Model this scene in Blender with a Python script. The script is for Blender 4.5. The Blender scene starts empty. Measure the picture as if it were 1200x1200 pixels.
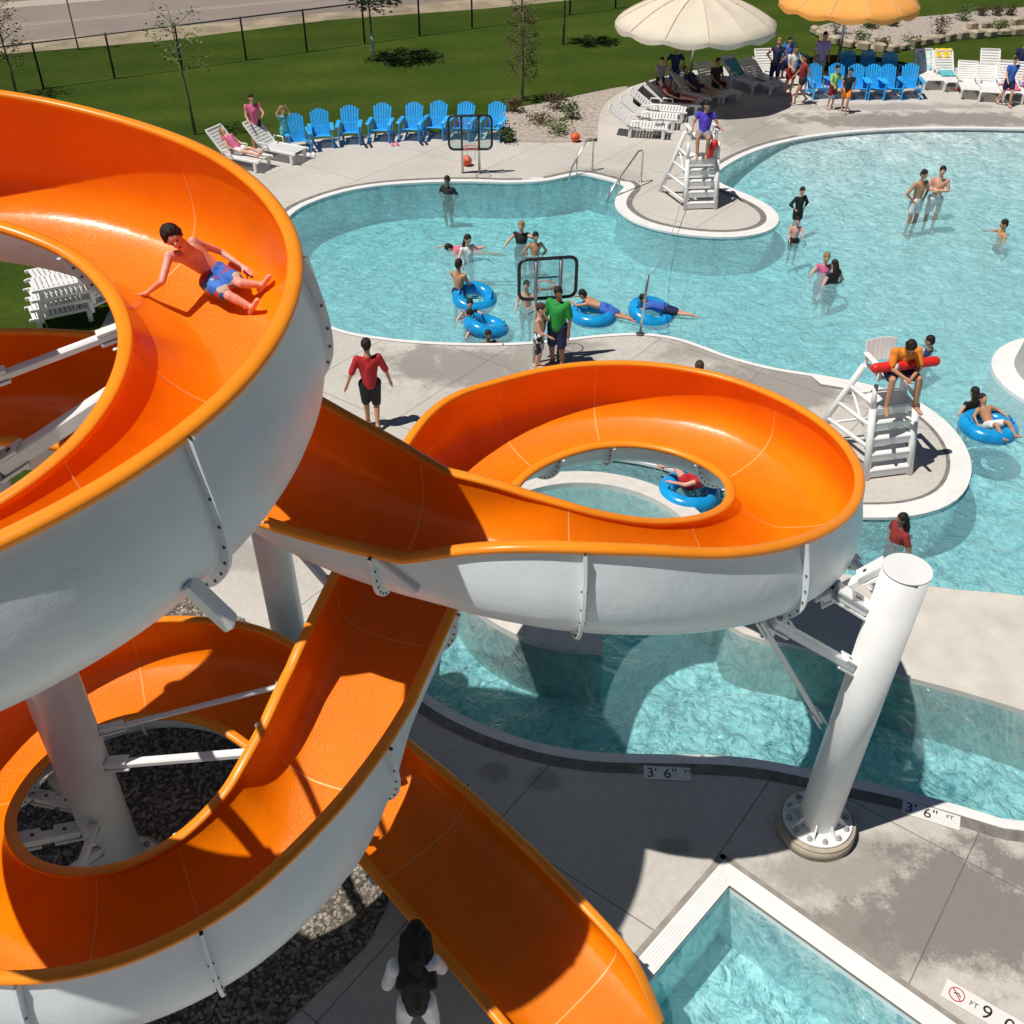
import bpy, bmesh, math, random
from mathutils import Vector, Matrix, noise
from mathutils.geometry import tessellate_polygon
from mathutils.bvhtree import BVHTree
R = math.radians
random.seed(7)
scn = bpy.context.scene
col = scn.collection

# ------------------------------------------------------------------ camera
CF, CP, CR, CY, CH = 1212.8, R(37.67), R(-0.293), R(1.174), 10.4
fw = Vector((math.sin(CY)*math.cos(CP), math.cos(CY)*math.cos(CP), -math.sin(CP)))
r0 = Vector((math.cos(CY), -math.sin(CY), 0)); d0 = fw.cross(r0)
cr = r0*math.cos(CR) + d0*math.sin(CR); cd = -r0*math.sin(CR) + d0*math.cos(CR)
CAM = Vector((0, 0, CH))
cam_data = bpy.data.cameras.new("camera"); cam = bpy.data.objects.new("camera", cam_data); col.objects.link(cam)
cam.matrix_world = Matrix(((cr.x, -cd.x, -fw.x, 0), (cr.y, -cd.y, -fw.y, 0), (cr.z, -cd.z, -fw.z, CH), (0, 0, 0, 1)))
cam_data.sensor_width = 36; cam_data.lens = 36*CF/1200; cam_data.clip_end = 3000; cam_data.clip_start = 0.1
scn.camera = cam

def ray(px, py): return fw + cr*((px-600)/CF) + cd*((py-600)/CF)
def at(px, py, z=0.0):
    v = ray(px, py); return CAM + v*((z-CH)/v.z)
def xy(px, py, z=0.0):
    p = at(px, py, z); return (p.x, p.y)
def proj(p):
    q = Vector(p)-CAM; z = q.dot(fw); return (600+CF*q.dot(cr)/z, 600+CF*q.dot(cd)/z)

# ------------------------------------------------------------------ world and sun
SUN = Vector((-0.42, -0.16, 1)).normalized()
w = bpy.data.worlds.new("World"); scn.world = w; w.use_nodes = True
nt = w.node_tree; bg = nt.nodes['Background']; sky = nt.nodes.new('ShaderNodeTexSky'); sky.sky_type = 'NISHITA'; sky.sun_disc = False
el = math.asin(SUN.z); sky.sun_elevation = el; sky.sun_rotation = math.atan2(SUN.x, SUN.y); sky.altitude = 900; sky.air_density = 0.55; sky.dust_density = 0.15; sky.ozone_density = 2.0
nt.links.new(sky.outputs[0], bg.inputs[0]); bg.inputs[1].default_value = 0.05
sl = bpy.data.lights.new("sun", 'SUN'); sl.energy = 5.0; sl.angle = R(0.53); sl.color = (1, 0.955, 0.88)
so = bpy.data.objects.new("sun", sl); so.rotation_euler = (-SUN).to_track_quat('-Z', 'Y').to_euler(); col.objects.link(so)
scn.view_settings.view_transform = 'Standard'; scn.view_settings.look = 'None'; scn.view_settings.gamma = 1; scn.view_settings.exposure = -0.2
scn.cycles.max_bounces = 6; scn.cycles.diffuse_bounces = 3; scn.cycles.transparent_max_bounces = 14

# ------------------------------------------------------------------ materials
class NT:
    def __init__(s, name):
        s.m = bpy.data.materials.new(name); s.m.use_nodes = True; s.t = s.m.node_tree; s.n = s.t.nodes; s.b = s.n['Principled BSDF']; s.out = s.n['Material Output']
    def new(s, t, **k):
        x = s.n.new(t)
        for a, v in k.items():
            if a.startswith('i_'):
                key = a[2:]; key = int(key) if key.isdigit() else key
                x.inputs[key].default_value = v
            else: setattr(x, a, v)
        return x
    def link(s, a, b): s.t.links.new(a, b)
    def obj(s):
        g = s.new('ShaderNodeNewGeometry'); return g.outputs['Position']
    def loc(s):
        g = s.new('ShaderNodeTexCoord'); return g.outputs['Object']
    def noise(s, scale, detail=4, vec=None, rough=0.55):
        x = s.new('ShaderNodeTexNoise'); x.inputs['Scale'].default_value = scale; x.inputs['Detail'].default_value = detail; x.inputs['Roughness'].default_value = rough
        s.link(vec or s.obj(), x.inputs['Vector']); return x.outputs['Fac']
    def ramp(s, fac, stops):
        x = s.new('ShaderNodeValToRGB'); e = x.color_ramp.elements
        e[0].position, e[0].color = stops[0][0], c4(stops[0][1]); e[1].position, e[1].color = stops[-1][0], c4(stops[-1][1])
        for p, c in stops[1:-1]:
            k = e.new(p); k.color = c4(c)
        s.link(fac, x.inputs[0]); return x.outputs[0]
    def mix(s, fac, a, b, mode='MIX'):
        x = s.new('ShaderNodeMix', data_type='RGBA', blend_type=mode)
        for v, k in ((fac, 0), (a, 6), (b, 7)):
            if hasattr(v, 'links'): s.link(v, x.inputs[k])
            else: x.inputs[k].default_value = (v if k == 0 else c4(v))
        return x.outputs[2]
    def math(s, op, a, b=None, c=None, clamp=False):
        x = s.new('ShaderNodeMath', operation=op, use_clamp=clamp)
        for i, v in enumerate((a, b, c)):
            if v is None: continue
            if hasattr(v, 'links'): s.link(v, x.inputs[i])
            else: x.inputs[i].default_value = v
        return x.outputs[0]
    def bump(s, h, strength, dist=0.02):
        x = s.new('ShaderNodeBump'); x.inputs['Strength'].default_value = strength; x.inputs['Distance'].default_value = dist
        s.link(h, x.inputs['Height']); s.link(x.outputs[0], s.b.inputs['Normal']); return x.outputs[0]
def c4(c):
    if isinstance(c, (int, float)): c = (c, c, c)
    return (c[0], c[1], c[2], 1)
MATS = {}
def mat(name, c, rough=0.5, var=0.12, scale=6, spec=0.5, bump=0.0, bscale=60, coat=0.0, metal=0.0):
    if name in MATS: return MATS[name]
    k = NT(name); f = k.noise(scale, 5)
    lo = tuple(max(0, x*(1-var)) for x in c); hi = tuple(min(1, x*(1+var)) for x in c)
    k.link(k.ramp(f, [(0.3, lo), (0.7, hi)]), k.b.inputs['Base Color'])
    k.b.inputs['Roughness'].default_value = rough; k.b.inputs['Specular IOR Level'].default_value = spec; k.b.inputs['Metallic'].default_value = metal
    k.b.inputs['Coat Weight'].default_value = coat
    if bump: k.bump(k.noise(bscale, 4), bump, 0.01)
    MATS[name] = k.m; return k.m

def concrete():
    k = NT('deck concrete'); P = k.obj()
    big = k.noise(0.35, 5); fine = k.noise(9, 6, rough=0.7); grit = k.noise(70, 2)
    c = k.ramp(big, [(0.3, (0.55, 0.515, 0.465)), (0.5, (0.62, 0.58, 0.53)), (0.72, (0.68, 0.64, 0.59))])
    c = k.mix(0.45, c, k.ramp(fine, [(0.3, (0.62, 0.6, 0.58)), (0.7, (1, 1, 1))]), 'MULTIPLY')
    c = k.mix(0.25, c, k.ramp(grit, [(0.35, (0.6, 0.6, 0.6)), (0.65, (1, 1, 1))]), 'MULTIPLY')
    # wet and stained patches, at fixed places on the deck
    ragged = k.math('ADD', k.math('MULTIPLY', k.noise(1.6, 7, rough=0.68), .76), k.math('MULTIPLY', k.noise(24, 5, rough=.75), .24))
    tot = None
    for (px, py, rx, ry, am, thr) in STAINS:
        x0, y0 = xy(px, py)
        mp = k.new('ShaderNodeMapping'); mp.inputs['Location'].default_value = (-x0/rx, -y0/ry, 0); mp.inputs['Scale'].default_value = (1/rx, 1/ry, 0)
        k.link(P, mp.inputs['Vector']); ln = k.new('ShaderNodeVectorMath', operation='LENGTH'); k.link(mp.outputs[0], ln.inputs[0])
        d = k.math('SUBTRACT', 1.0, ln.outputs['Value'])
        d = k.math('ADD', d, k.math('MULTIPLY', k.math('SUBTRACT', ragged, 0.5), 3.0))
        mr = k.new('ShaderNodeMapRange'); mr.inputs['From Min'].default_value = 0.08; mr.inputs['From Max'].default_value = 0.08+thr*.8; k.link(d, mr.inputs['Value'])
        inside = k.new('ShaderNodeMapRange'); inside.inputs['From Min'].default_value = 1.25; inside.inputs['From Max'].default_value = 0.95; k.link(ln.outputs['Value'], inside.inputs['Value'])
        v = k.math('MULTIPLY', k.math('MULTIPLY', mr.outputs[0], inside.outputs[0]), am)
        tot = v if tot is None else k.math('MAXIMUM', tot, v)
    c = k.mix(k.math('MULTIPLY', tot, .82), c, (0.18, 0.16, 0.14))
    # small scattered scuffs
    sc = k.noise(0.9, 8, rough=0.8); m2 = k.new('ShaderNodeMapRange'); m2.inputs['From Min'].default_value = 0.63; m2.inputs['From Max'].default_value = 0.70; m2.inputs['To Max'].default_value = 0.45; k.link(sc, m2.inputs['Value'])
    c = k.mix(m2.outputs[0], c, (0.2, 0.18, 0.155))
    # control joints
    sx = k.new('ShaderNodeSeparateXYZ'); mp = k.new('ShaderNodeMapping'); mp.inputs['Rotation'].default_value = (0, 0, R(38)); k.link(P, mp.inputs['Vector']); k.link(mp.outputs[0], sx.inputs[0])
    js = []
    for o, per in ((0, 2.3), (1, 2.9)):
        fr = k.math('FRACT', k.math('DIVIDE', sx.outputs[o], per)); js.append(k.math('LESS_THAN', fr, 0.016/per))
    j = k.math('MAXIMUM', js[0], js[1])
    c = k.mix(k.math('MULTIPLY', j, 0.75), c, (0.13, 0.115, 0.1))
    k.link(c, k.b.inputs['Base Color'])
    k.link(k.math('SUBTRACT', 0.85, k.math('MULTIPLY', tot, 0.45)), k.b.inputs['Roughness'])
    k.bump(k.math('ADD', fine, k.math('MULTIPLY', grit, 0.6)), 0.35, 0.01)
    return k.m
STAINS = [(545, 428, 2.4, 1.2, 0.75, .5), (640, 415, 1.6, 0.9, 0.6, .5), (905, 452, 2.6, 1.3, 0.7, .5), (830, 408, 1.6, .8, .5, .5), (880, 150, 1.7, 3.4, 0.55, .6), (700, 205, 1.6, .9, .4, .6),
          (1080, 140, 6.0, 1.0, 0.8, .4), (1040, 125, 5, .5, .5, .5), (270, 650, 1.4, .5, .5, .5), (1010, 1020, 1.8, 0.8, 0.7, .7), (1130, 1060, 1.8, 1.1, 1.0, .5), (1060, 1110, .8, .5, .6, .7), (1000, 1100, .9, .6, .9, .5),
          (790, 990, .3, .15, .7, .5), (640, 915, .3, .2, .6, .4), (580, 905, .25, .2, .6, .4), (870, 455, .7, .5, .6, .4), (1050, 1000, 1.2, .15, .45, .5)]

def water():
    k = NT('pool water'); P = k.obj()
    warp = k.new('ShaderNodeTexNoise'); warp.inputs['Scale'].default_value = 1.3; warp.inputs['Detail'].default_value = 3; k.link(P, warp.inputs['Vector'])
    add = k.new('ShaderNodeVectorMath', operation='MULTIPLY_ADD'); k.link(warp.outputs['Color'], add.inputs[0]); add.inputs[1].default_value = (0.9, 0.9, 0); k.link(P, add.inputs[2])
    flat = k.new('ShaderNodeMapping'); flat.inputs['Scale'].default_value = (1, 1, 0); k.link(add.outputs[0], flat.inputs['Vector'])
    ds = []
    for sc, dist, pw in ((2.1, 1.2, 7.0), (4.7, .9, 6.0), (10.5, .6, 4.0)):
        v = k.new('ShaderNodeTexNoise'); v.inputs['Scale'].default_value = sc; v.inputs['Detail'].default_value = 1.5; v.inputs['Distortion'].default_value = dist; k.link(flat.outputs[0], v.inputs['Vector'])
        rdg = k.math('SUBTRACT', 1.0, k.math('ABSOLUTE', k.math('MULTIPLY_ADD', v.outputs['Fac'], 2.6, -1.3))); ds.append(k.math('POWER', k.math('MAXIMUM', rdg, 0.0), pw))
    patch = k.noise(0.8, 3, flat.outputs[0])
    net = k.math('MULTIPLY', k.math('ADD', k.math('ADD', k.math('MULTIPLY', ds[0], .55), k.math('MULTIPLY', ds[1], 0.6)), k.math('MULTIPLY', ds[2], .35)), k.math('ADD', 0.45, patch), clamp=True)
    tc = k.ramp(net, [(0.0, (0.42, 0.54, 0.59)), (0.30, (0.68, 0.78, 0.81)), (0.75, (1, 1, 1))])  # caustic light painted into the transmission colour as bright ridges
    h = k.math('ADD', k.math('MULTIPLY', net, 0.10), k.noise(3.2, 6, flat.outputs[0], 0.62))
    bp = k.new('ShaderNodeBump'); bp.inputs['Strength'].default_value = 1.0; bp.inputs['Distance'].default_value = 0.13; k.link(h, bp.inputs['Height'])
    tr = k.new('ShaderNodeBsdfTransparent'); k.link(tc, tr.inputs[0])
    gl = k.new('ShaderNodeBsdfGlossy'); gl.inputs['Roughness'].default_value = 0.08; k.link(bp.outputs[0], gl.inputs['Normal'])
    fr = k.new('ShaderNodeFresnel'); fr.inputs[0].default_value = 1.33; k.link(bp.outputs[0], fr.inputs['Normal'])
    mx = k.new('ShaderNodeMixShader'); k.link(fr.outputs[0], mx.inputs[0]); df = k.new('ShaderNodeBsdfDiffuse'); df.inputs[0].default_value = (0.33, 0.63, 0.68, 1); k.link(bp.outputs[0], df.inputs['Normal'])
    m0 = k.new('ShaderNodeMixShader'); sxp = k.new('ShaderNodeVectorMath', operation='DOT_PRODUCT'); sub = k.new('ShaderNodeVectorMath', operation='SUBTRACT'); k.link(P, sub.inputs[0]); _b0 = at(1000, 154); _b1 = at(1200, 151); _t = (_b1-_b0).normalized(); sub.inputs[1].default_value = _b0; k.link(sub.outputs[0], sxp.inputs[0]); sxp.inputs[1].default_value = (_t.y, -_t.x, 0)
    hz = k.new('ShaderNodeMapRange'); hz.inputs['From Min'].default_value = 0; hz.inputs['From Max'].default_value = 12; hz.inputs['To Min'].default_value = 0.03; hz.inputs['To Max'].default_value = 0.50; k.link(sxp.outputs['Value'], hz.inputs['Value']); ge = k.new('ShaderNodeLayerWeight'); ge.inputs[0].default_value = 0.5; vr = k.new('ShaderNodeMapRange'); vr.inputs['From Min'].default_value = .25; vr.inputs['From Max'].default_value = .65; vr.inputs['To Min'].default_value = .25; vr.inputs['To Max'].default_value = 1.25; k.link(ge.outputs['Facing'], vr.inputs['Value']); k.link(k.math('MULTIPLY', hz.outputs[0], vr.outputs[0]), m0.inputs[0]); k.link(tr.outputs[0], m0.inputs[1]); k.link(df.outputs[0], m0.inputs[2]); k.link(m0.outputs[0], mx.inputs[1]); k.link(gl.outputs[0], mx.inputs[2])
    k.link(mx.outputs[0], k.out.inputs['Surface'])
    va = k.new('ShaderNodeVolumeAbsorption'); va.inputs[0].default_value = (0.08, 0.90, 0.945, 1); va.inputs[1].default_value = 0.36
    k.link(va.outputs[0], k.out.inputs['Volume']); k.n.remove(k.b)
    return k.m

def orange_gel(name, c, rough=0.14, wet=True):
    k = NT(name); f = k.noise(2.2, 4)
    lo = tuple(x*0.90 for x in c); hi = tuple(min(1, x*1.06) for x in c)
    k.link(k.ramp(f, [(0.3, lo), (0.7, hi)]), k.b.inputs['Base Color'])
    k.b.inputs['Specular IOR Level'].default_value = 0.34
    if wet:
        drops = k.noise(62, 4, rough=0.7); g = k.new('ShaderNodeNewGeometry'); sn = k.new('ShaderNodeSeparateXYZ'); k.link(g.outputs['Normal'], sn.inputs[0])
        up = k.new('ShaderNodeMapRange'); up.inputs['From Min'].default_value = .75; up.inputs['From Max'].default_value = .95; k.link(sn.outputs[2], up.inputs['Value'])
        k.bump(k.math('ADD', k.math('MULTIPLY', drops, k.math('ADD', .05, up.outputs[0])), k.math('MULTIPLY', k.noise(9, 3), .3)), 0.9, 0.012)
        k.link(k.math('ADD', rough, k.math('MULTIPLY', k.noise(1.5, 3), 0.12)), k.b.inputs['Roughness'])
    else: k.b.inputs['Roughness'].default_value = rough; k.bump(k.noise(5, 3), 0.05, 0.02)
    return k.m
ORANGE = orange_gel('orange gelcoat', (0.96, 0.22, 0.003)); LIP = orange_gel('orange rim gelcoat', (0.98, 0.29, 0.015), 0.3, False)
def shellmat():
    k = NT('white shell gelcoat'); f = k.noise(1.2, 5)
    k.link(k.ramp(f, [(0.3, (0.66, 0.73, 0.77)), (0.7, (0.77, 0.82, 0.84))]), k.b.inputs['Base Color']); k.b.inputs['Roughness'].default_value = 0.34
    mp = k.new('ShaderNodeMapping'); mp.inputs['Scale'].default_value = (1, 1, 1); k.link(k.obj(), mp.inputs['Vector'])
    k.bump(k.math('ADD', k.noise(3.0, 5, rough=0.6), k.math('MULTIPLY', k.noise(38, 3), 0.10)), 0.3, 0.03); return k.m
SHELL = shellmat()
STEEL = mat('white painted steel', (0.80, 0.80, 0.79), 0.35, 0.05, 3, bump=0.05)
def grass():
    k = NT('mown grass'); a = k.noise(0.25, 4); b = k.noise(3.5, 6, rough=0.75); c = k.noise(45, 3)
    mp = k.new('ShaderNodeMapping'); mp.inputs['Rotation'].default_value = (0, 0, R(-12)); k.link(k.obj(), mp.inputs['Vector'])
    s = k.new('ShaderNodeSeparateXYZ'); k.link(mp.outputs[0], s.inputs[0])
    st = k.math('SINE', k.math('MULTIPLY', s.outputs[1], 2.4))
    col_ = k.ramp(a, [(0.3, (0.044, 0.080, 0.009)), (0.7, (0.086, 0.124, 0.017))])
    col_ = k.mix(k.math('MULTIPLY', k.math('ADD', st, 1), 0.16), col_, (0.03, 0.065, 0.008))
    col_ = k.mix(0.5, col_, k.ramp(b, [(0.3, (0.5, 0.55, 0.45)), (0.7, (1.25, 1.2, 1.1))]), 'MULTIPLY')
    col_ = k.mix(0.4, col_, k.ramp(c, [(0.3, (0.5, 0.5, 0.5)), (0.7, (1.3, 1.3, 1.2))]), 'MULTIPLY')
    k.link(col_, k.b.inputs['Base Color']); k.b.inputs['Roughness'].default_value = 0.95; k.b.inputs['Specular IOR Level'].default_value = 0.1; k.bump(c, 0.8, 0.05); return k.m
WATER = water(); CONC = concrete(); GRASS = grass()
PLASTER = mat('pool plaster', (0.80, 0.84, 0.84), 0.7, 0.05, 1.5)
COPING = mat('white coping', (0.80, 0.79, 0.77), 0.5, 0.06, 4, bump=.1)
GRATE = mat('dark gutter concrete', (0.20, 0.18, 0.16), 0.8, 0.3, 6, bump=.3)
PLASTIC = mat('white plastic', (0.82, 0.81, 0.79), 0.4, 0.04, 4)
BLUEC = mat('blue plastic', (0.03, 0.42, 0.90), 0.38, 0.12, 4)
BLUET = mat('blue vinyl', (0.01, 0.30, 0.66), 0.22, 0.2, 5)
BLACK = mat('black painted steel', (0.012, 0.014, 0.018), 0.4, 0.2)
CHROME = mat('stainless steel', (0.62, 0.62, 0.6), 0.25, 0.05, metal=0.9)
BOLT = mat('dark bolt steel', (0.08, 0.085, 0.09), 0.5, 0.2)
GRAVEL = mat('gravel bed', (0.10, 0.085, 0.07), 0.95, 0.6, 14, bump=1.0, bscale=22)
STONE = mat('river stones', (0.30, 0.26, 0.215), 0.85, 0.55, 9)
ASPH = mat('road asphalt', (0.25, 0.205, 0.18), 0.9, 0.1, 0.4)
DIRT = mat('dry verge', (0.36, 0.29, 0.20), 0.95, 0.35, 0.9, bump=.5)
LINE = mat('road line paint', (0.42, 0.36, 0.30), 0.8, 0.15)
ROCK = mat('tan edging stone', (0.42, 0.35, 0.25), 0.9, 0.35, 3, bump=.8, bscale=8)
LEAF = mat('leaf green', (0.07, 0.12, 0.025), 0.7, 0.5, 8); LEAFP = mat('pale leaf green', (0.14, 0.19, 0.05), 0.7, 0.5, 8); LEAFB = mat('brown twigs', (0.10, 0.075, 0.03), 0.8, 0.5, 8)
BARK = mat('bark', (0.20, 0.16, 0.11), 0.9, 0.3); WRAP = mat('white trunk wrap', (0.7, 0.68, 0.63), 0.8, 0.05)
RED = mat('red fabric', (0.60, 0.012, 0.015), 0.7, 0.2); RUBRED = mat('red foam', (0.75, 0.02, 0.015), 0.5, 0.1); ORBALL = mat('orange rubber', (0.85, 0.12, 0.03), 0.6, 0.15)
def skin(n, c): return mat('skin '+n, c, 0.5, 0.1, 7)
SK = dict(fair=skin('fair', (0.68, 0.36, 0.24)), tan=skin('tan', (0.52, 0.25, 0.135)), brown=skin('brown', (0.27, 0.12, 0.065)), pink=skin('pink', (0.72, 0.36, 0.28)))
HR = dict(dark=mat('hair dark', (0.018, 0.012, 0.009), 0.62, 0.4, 40, spec=.3, bump=.6, bscale=110), brown=mat('hair brown', (0.07, 0.035, 0.018), 0.62, 0.4, 40, spec=.3, bump=.6, bscale=110), blond=mat('hair blond', (0.30, 0.19, 0.08), 0.65, 0.3, 40, spec=.3, bump=.6, bscale=110))
def cloth(n, c): return mat('cloth '+n, c, 0.8, 0.14, 9, bump=.25, bscale=25)
CL = dict(red=cloth('red', (0.46, 0.012, 0.018)), black=cloth('black', (0.012, 0.012, 0.014)), green=cloth('green', (0.015, 0.30, 0.045)), navy=cloth('navy', (0.012, 0.018, 0.07)), blue=cloth('blue', (0.04, 0.13, 0.5)),
          violet=cloth('violet', (0.09, 0.05, 0.5)), orange=cloth('orange', (0.85, 0.25, 0.02)), white=cloth('white', (0.75, 0.74, 0.74)), pink=cloth('pink', (0.65, 0.14, 0.26)), lime=cloth('lime', (0.3, 0.65, 0.2)), grey=cloth('grey', (0.25, 0.25, 0.27)), darkred=cloth('dark red', (0.25, 0.02, 0.02)), lilac=cloth('lilac', (0.4, 0.32, 0.6)), teal=cloth('teal', (.1, .45, .5)), yellow=cloth('yellow', (.8, .55, .03)))
def pattern(name, cols, scale):
    k = NT(name); v = k.new('ShaderNodeTexVoronoi'); v.inputs['Scale'].default_value = scale; k.link(k.loc(), v.inputs['Vector'])
    s = k.new('ShaderNodeSeparateColor'); k.link(v.outputs['Color'], s.inputs[0])
    x = k.new('ShaderNodeValToRGB'); x.color_ramp.interpolation = 'CONSTANT'; e = x.color_ramp.elements
    e[0].color = c4(cols[0]); e[1].position = 1.0/len(cols); e[1].color = c4(cols[1])
    for i in range(2, len(cols)): q = e.new(i/len(cols)); q.color = c4(cols[i])
    k.link(s.outputs[0], x.inputs[0]); k.link(x.outputs[0], k.b.inputs['Base Color']); k.b.inputs['Roughness'].default_value = 0.8; return k.m
CL['boyprint'] = pattern('blue printed trunks', [(0.03, 0.13, 0.5), (0.05, 0.2, 0.65), (0.5, 0.45, 0.35), (0.04, 0.15, 0.55), (0.45, 0.04, 0.05)], 16)
CL['bwprint'] = pattern('black and white printed trunks', [(0.015, 0.015, 0.02), (0.6, 0.6, 0.6), (0.02, 0.02, 0.03)], 13)

# ------------------------------------------------------------------ mesh helpers
class MB:
    def __init__(s): s.v = []; s.f = []; s.mi = []; s.sm = []
    def add(s, v, f, mi=0, smooth=False):
        o = len(s.v); s.v += [tuple(x) for x in v]; s.f += [tuple(i+o for i in q) for q in f]; s.mi += [mi]*len(f); s.sm += [smooth]*len(f); return s
    def box(s, c, size, rot=None, mi=0, bev=0.0):
        x, y, z = size[0]/2, size[1]/2, size[2]/2; M = rot or Matrix.Identity(3); c = Vector(c)
        if bev <= 0:
            v = [c+M@Vector((i*x, j*y, k*z)) for k in (-1, 1) for (i, j) in ((-1, -1), (1, -1), (1, 1), (-1, 1))]
            f = [(3, 2, 1, 0), (4, 5, 6, 7), (0, 1, 5, 4), (1, 2, 6, 5), (2, 3, 7, 6), (3, 0, 4, 7)]
            return s.add(v, f, mi)
        b = min(bev, x*.9, y*.9, z*.9); v = []; 
        for (zz, ins) in ((-z, b), (-z+b, 0), (z-b, 0), (z, b)):
            X, Y = x-ins, y-ins
            for (px, py) in ((-X+b, -Y), (X-b, -Y), (X, -Y+b), (X, Y-b), (X-b, Y), (-X+b, Y), (-X, Y-b), (-X, -Y+b)): v.append(c+M@Vector((px, py, zz)))
        f = [tuple(range(7, -1, -1)), tuple(range(24, 32))]
        for l in range(3):
            for i in range(8): j = (i+1) % 8; f.append((l*8+i, l*8+j, l*8+8+j, l*8+8+i))
        return s.add(v, f, mi)
    def tube(s, pts, r, n=8, mi=0, cap=True, closed=False):
        pts = [Vector(p) for p in pts]; N = len(pts); rs = r if isinstance(r, (list, tuple)) else [r]*N
        v = []; up = None
        for i, p in enumerate(pts):
            a = pts[(i-1) % N] if (i > 0 or closed) else p; b = pts[(i+1) % N] if (i < N-1 or closed) else p
            t = (b-a).normalized()
            if up is None: up = t.orthogonal().normalized()
            up = (up-t*up.dot(t)); up = up.normalized() if up.length > 1e-6 else t.orthogonal().normalized()
            q = t.cross(up)
            for k in range(n):
                an = 2*math.pi*k/n; v.append(p+(up*math.cos(an)+q*math.sin(an))*rs[i])
        f = []
        for i in range(N if closed else N-1):
            j = (i+1) % N
            for k in range(n): l = (k+1) % n; f.append((i*n+k, i*n+l, j*n+l, j*n+k))
        s.add(v, f, mi, n > 5)
        if cap and not closed: o = len(s.v)-len(v); s.f += [tuple(o+k for k in range(n-1, -1, -1)), tuple(o+(N-1)*n+k for k in range(n))]; s.mi += [mi]*2; s.sm += [False]*2
        return s
    def capsule(s, a, b, ra, rb, n=10, mi=0):
        a = Vector(a); b = Vector(b); d = b-a; L = d.length
        if L < 1e-5: d = Vector((0, 0, 1)); L = 1e-5; b = a+d*L
        d = d/L; pts = []; rs = []
        for k in range(4): an = math.pi/2*(k/3.5); pts.append(a-d*ra*math.cos(an)); rs.append(max(ra*math.sin(an), ra*.05))
        pts.append(a); rs.append(ra); pts.append(b); rs.append(rb)
        for k in range(3, -1, -1): an = math.pi/2*(k/3.5); pts.append(b+d*rb*math.cos(an)); rs.append(max(rb*math.sin(an), rb*.05))
        return s.tube(pts, rs, n, mi)
    def ell(s, c, rad, M=None, n=12, mi=0):
        M = M or Matrix.Identity(3); c = Vector(c); v = []; f = []; m = n//2+1
        for i in range(m+1):
            th = math.pi*i/m
            for k in range(n):
                ph = 2*math.pi*k/n; v.append(c+M@Vector((rad[0]*math.sin(th)*math.cos(ph), rad[1]*math.sin(th)*math.sin(ph), rad[2]*math.cos(th))))
        for i in range(m):
            for k in range(n): l = (k+1) % n; f.append((i*n+k, i*n+n+k, i*n+n+l, i*n+l))
        return s.add(v, f, mi, True)
    def build(s, name, m, parent=None, smooth=None, weld=False):
        me = bpy.data.meshes.new(name); me.from_pydata(s.v, [], s.f)
        for x in (m if isinstance(m, (list, tuple)) else [m]): me.materials.append(x)
        me.polygons.foreach_set('material_index', s.mi)
        me.polygons.foreach_set('use_smooth', s.sm if smooth is None else [smooth]*len(s.f)); me.update()
        o = bpy.data.objects.new(name, me); col.objects.link(o)
        if parent: o.parent = parent
        return o
def tag(o, label=None, cat=None, group=None, kind=None):
    if label: o['label'] = label
    if cat: o['category'] = cat
    if group: o['group'] = group
    if kind: o['kind'] = kind
    return o
def empty(name, loc=(0, 0, 0), rz=0.0, label=None, cat=None, group=None):
    o = bpy.data.objects.new(name, None); o.empty_display_size = .2; o.location = loc; o.rotation_euler = (0, 0, rz); col.objects.link(o); return tag(o, label, cat, group)
def copy_tree(o, parent=None):
    c = o.copy(); col.objects.link(c)
    if parent: c.parent = parent
    for ch in [x for x in KIDS.get(o, o.children)]: copy_tree(ch, c)
    return c
KIDS = {}
def rotz(a): return Matrix.Rotation(a, 3, 'Z')
def rotx(a): return Matrix.Rotation(a, 3, 'X')

def sheet(name, outer, holes, z, m, kind='structure', thick=0.0):
    polys = [[Vector((p[0], p[1], 0)) for p in q] for q in [outer]+holes]
    tris = tessellate_polygon(polys); flat = [p for q in polys for p in q]
    v = [(p.x, p.y, z) for p in flat]; f = []
    for t in tris:
        a, b, c = (flat[i] for i in t)
        f.append(tuple(t) if (b-a).cross(c-a).z > 0 else (t[0], t[2], t[1]))
    mb = MB(); mb.add(v, f)
    if thick:
        n = len(v); mb.add([(p.x, p.y, z-thick) for p in flat], [tuple(reversed(q)) for q in f]); o = 0
        for q in polys:
            k = len(q); ar = sum(q[i].x*q[(i+1) % k].y-q[(i+1) % k].x*q[i].y for i in range(k)); 
            for i in range(k):
                a, b = o+i, o+(i+1) % k
                mb.f.append((a, n+a, n+b, b) if (ar > 0) == (q is polys[0]) else (b, n+b, n+a, a)); mb.mi.append(0); mb.sm.append(False)
            o += k
    ob = mb.build(name, m)
    if kind: ob['kind'] = kind
    return ob
def smooth_poly(pts, it=2):
    for _ in range(it):
        q = []
        for i in range(len(pts)):
            a, b = Vector(pts[i]), Vector(pts[(i+1) % len(pts)]); q += [tuple(a*.75+b*.25), tuple(a*.25+b*.75)]
        pts = q
    return pts
def pxpoly(L, z=0.0): return [xy(*p, z) for p in L]

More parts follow.
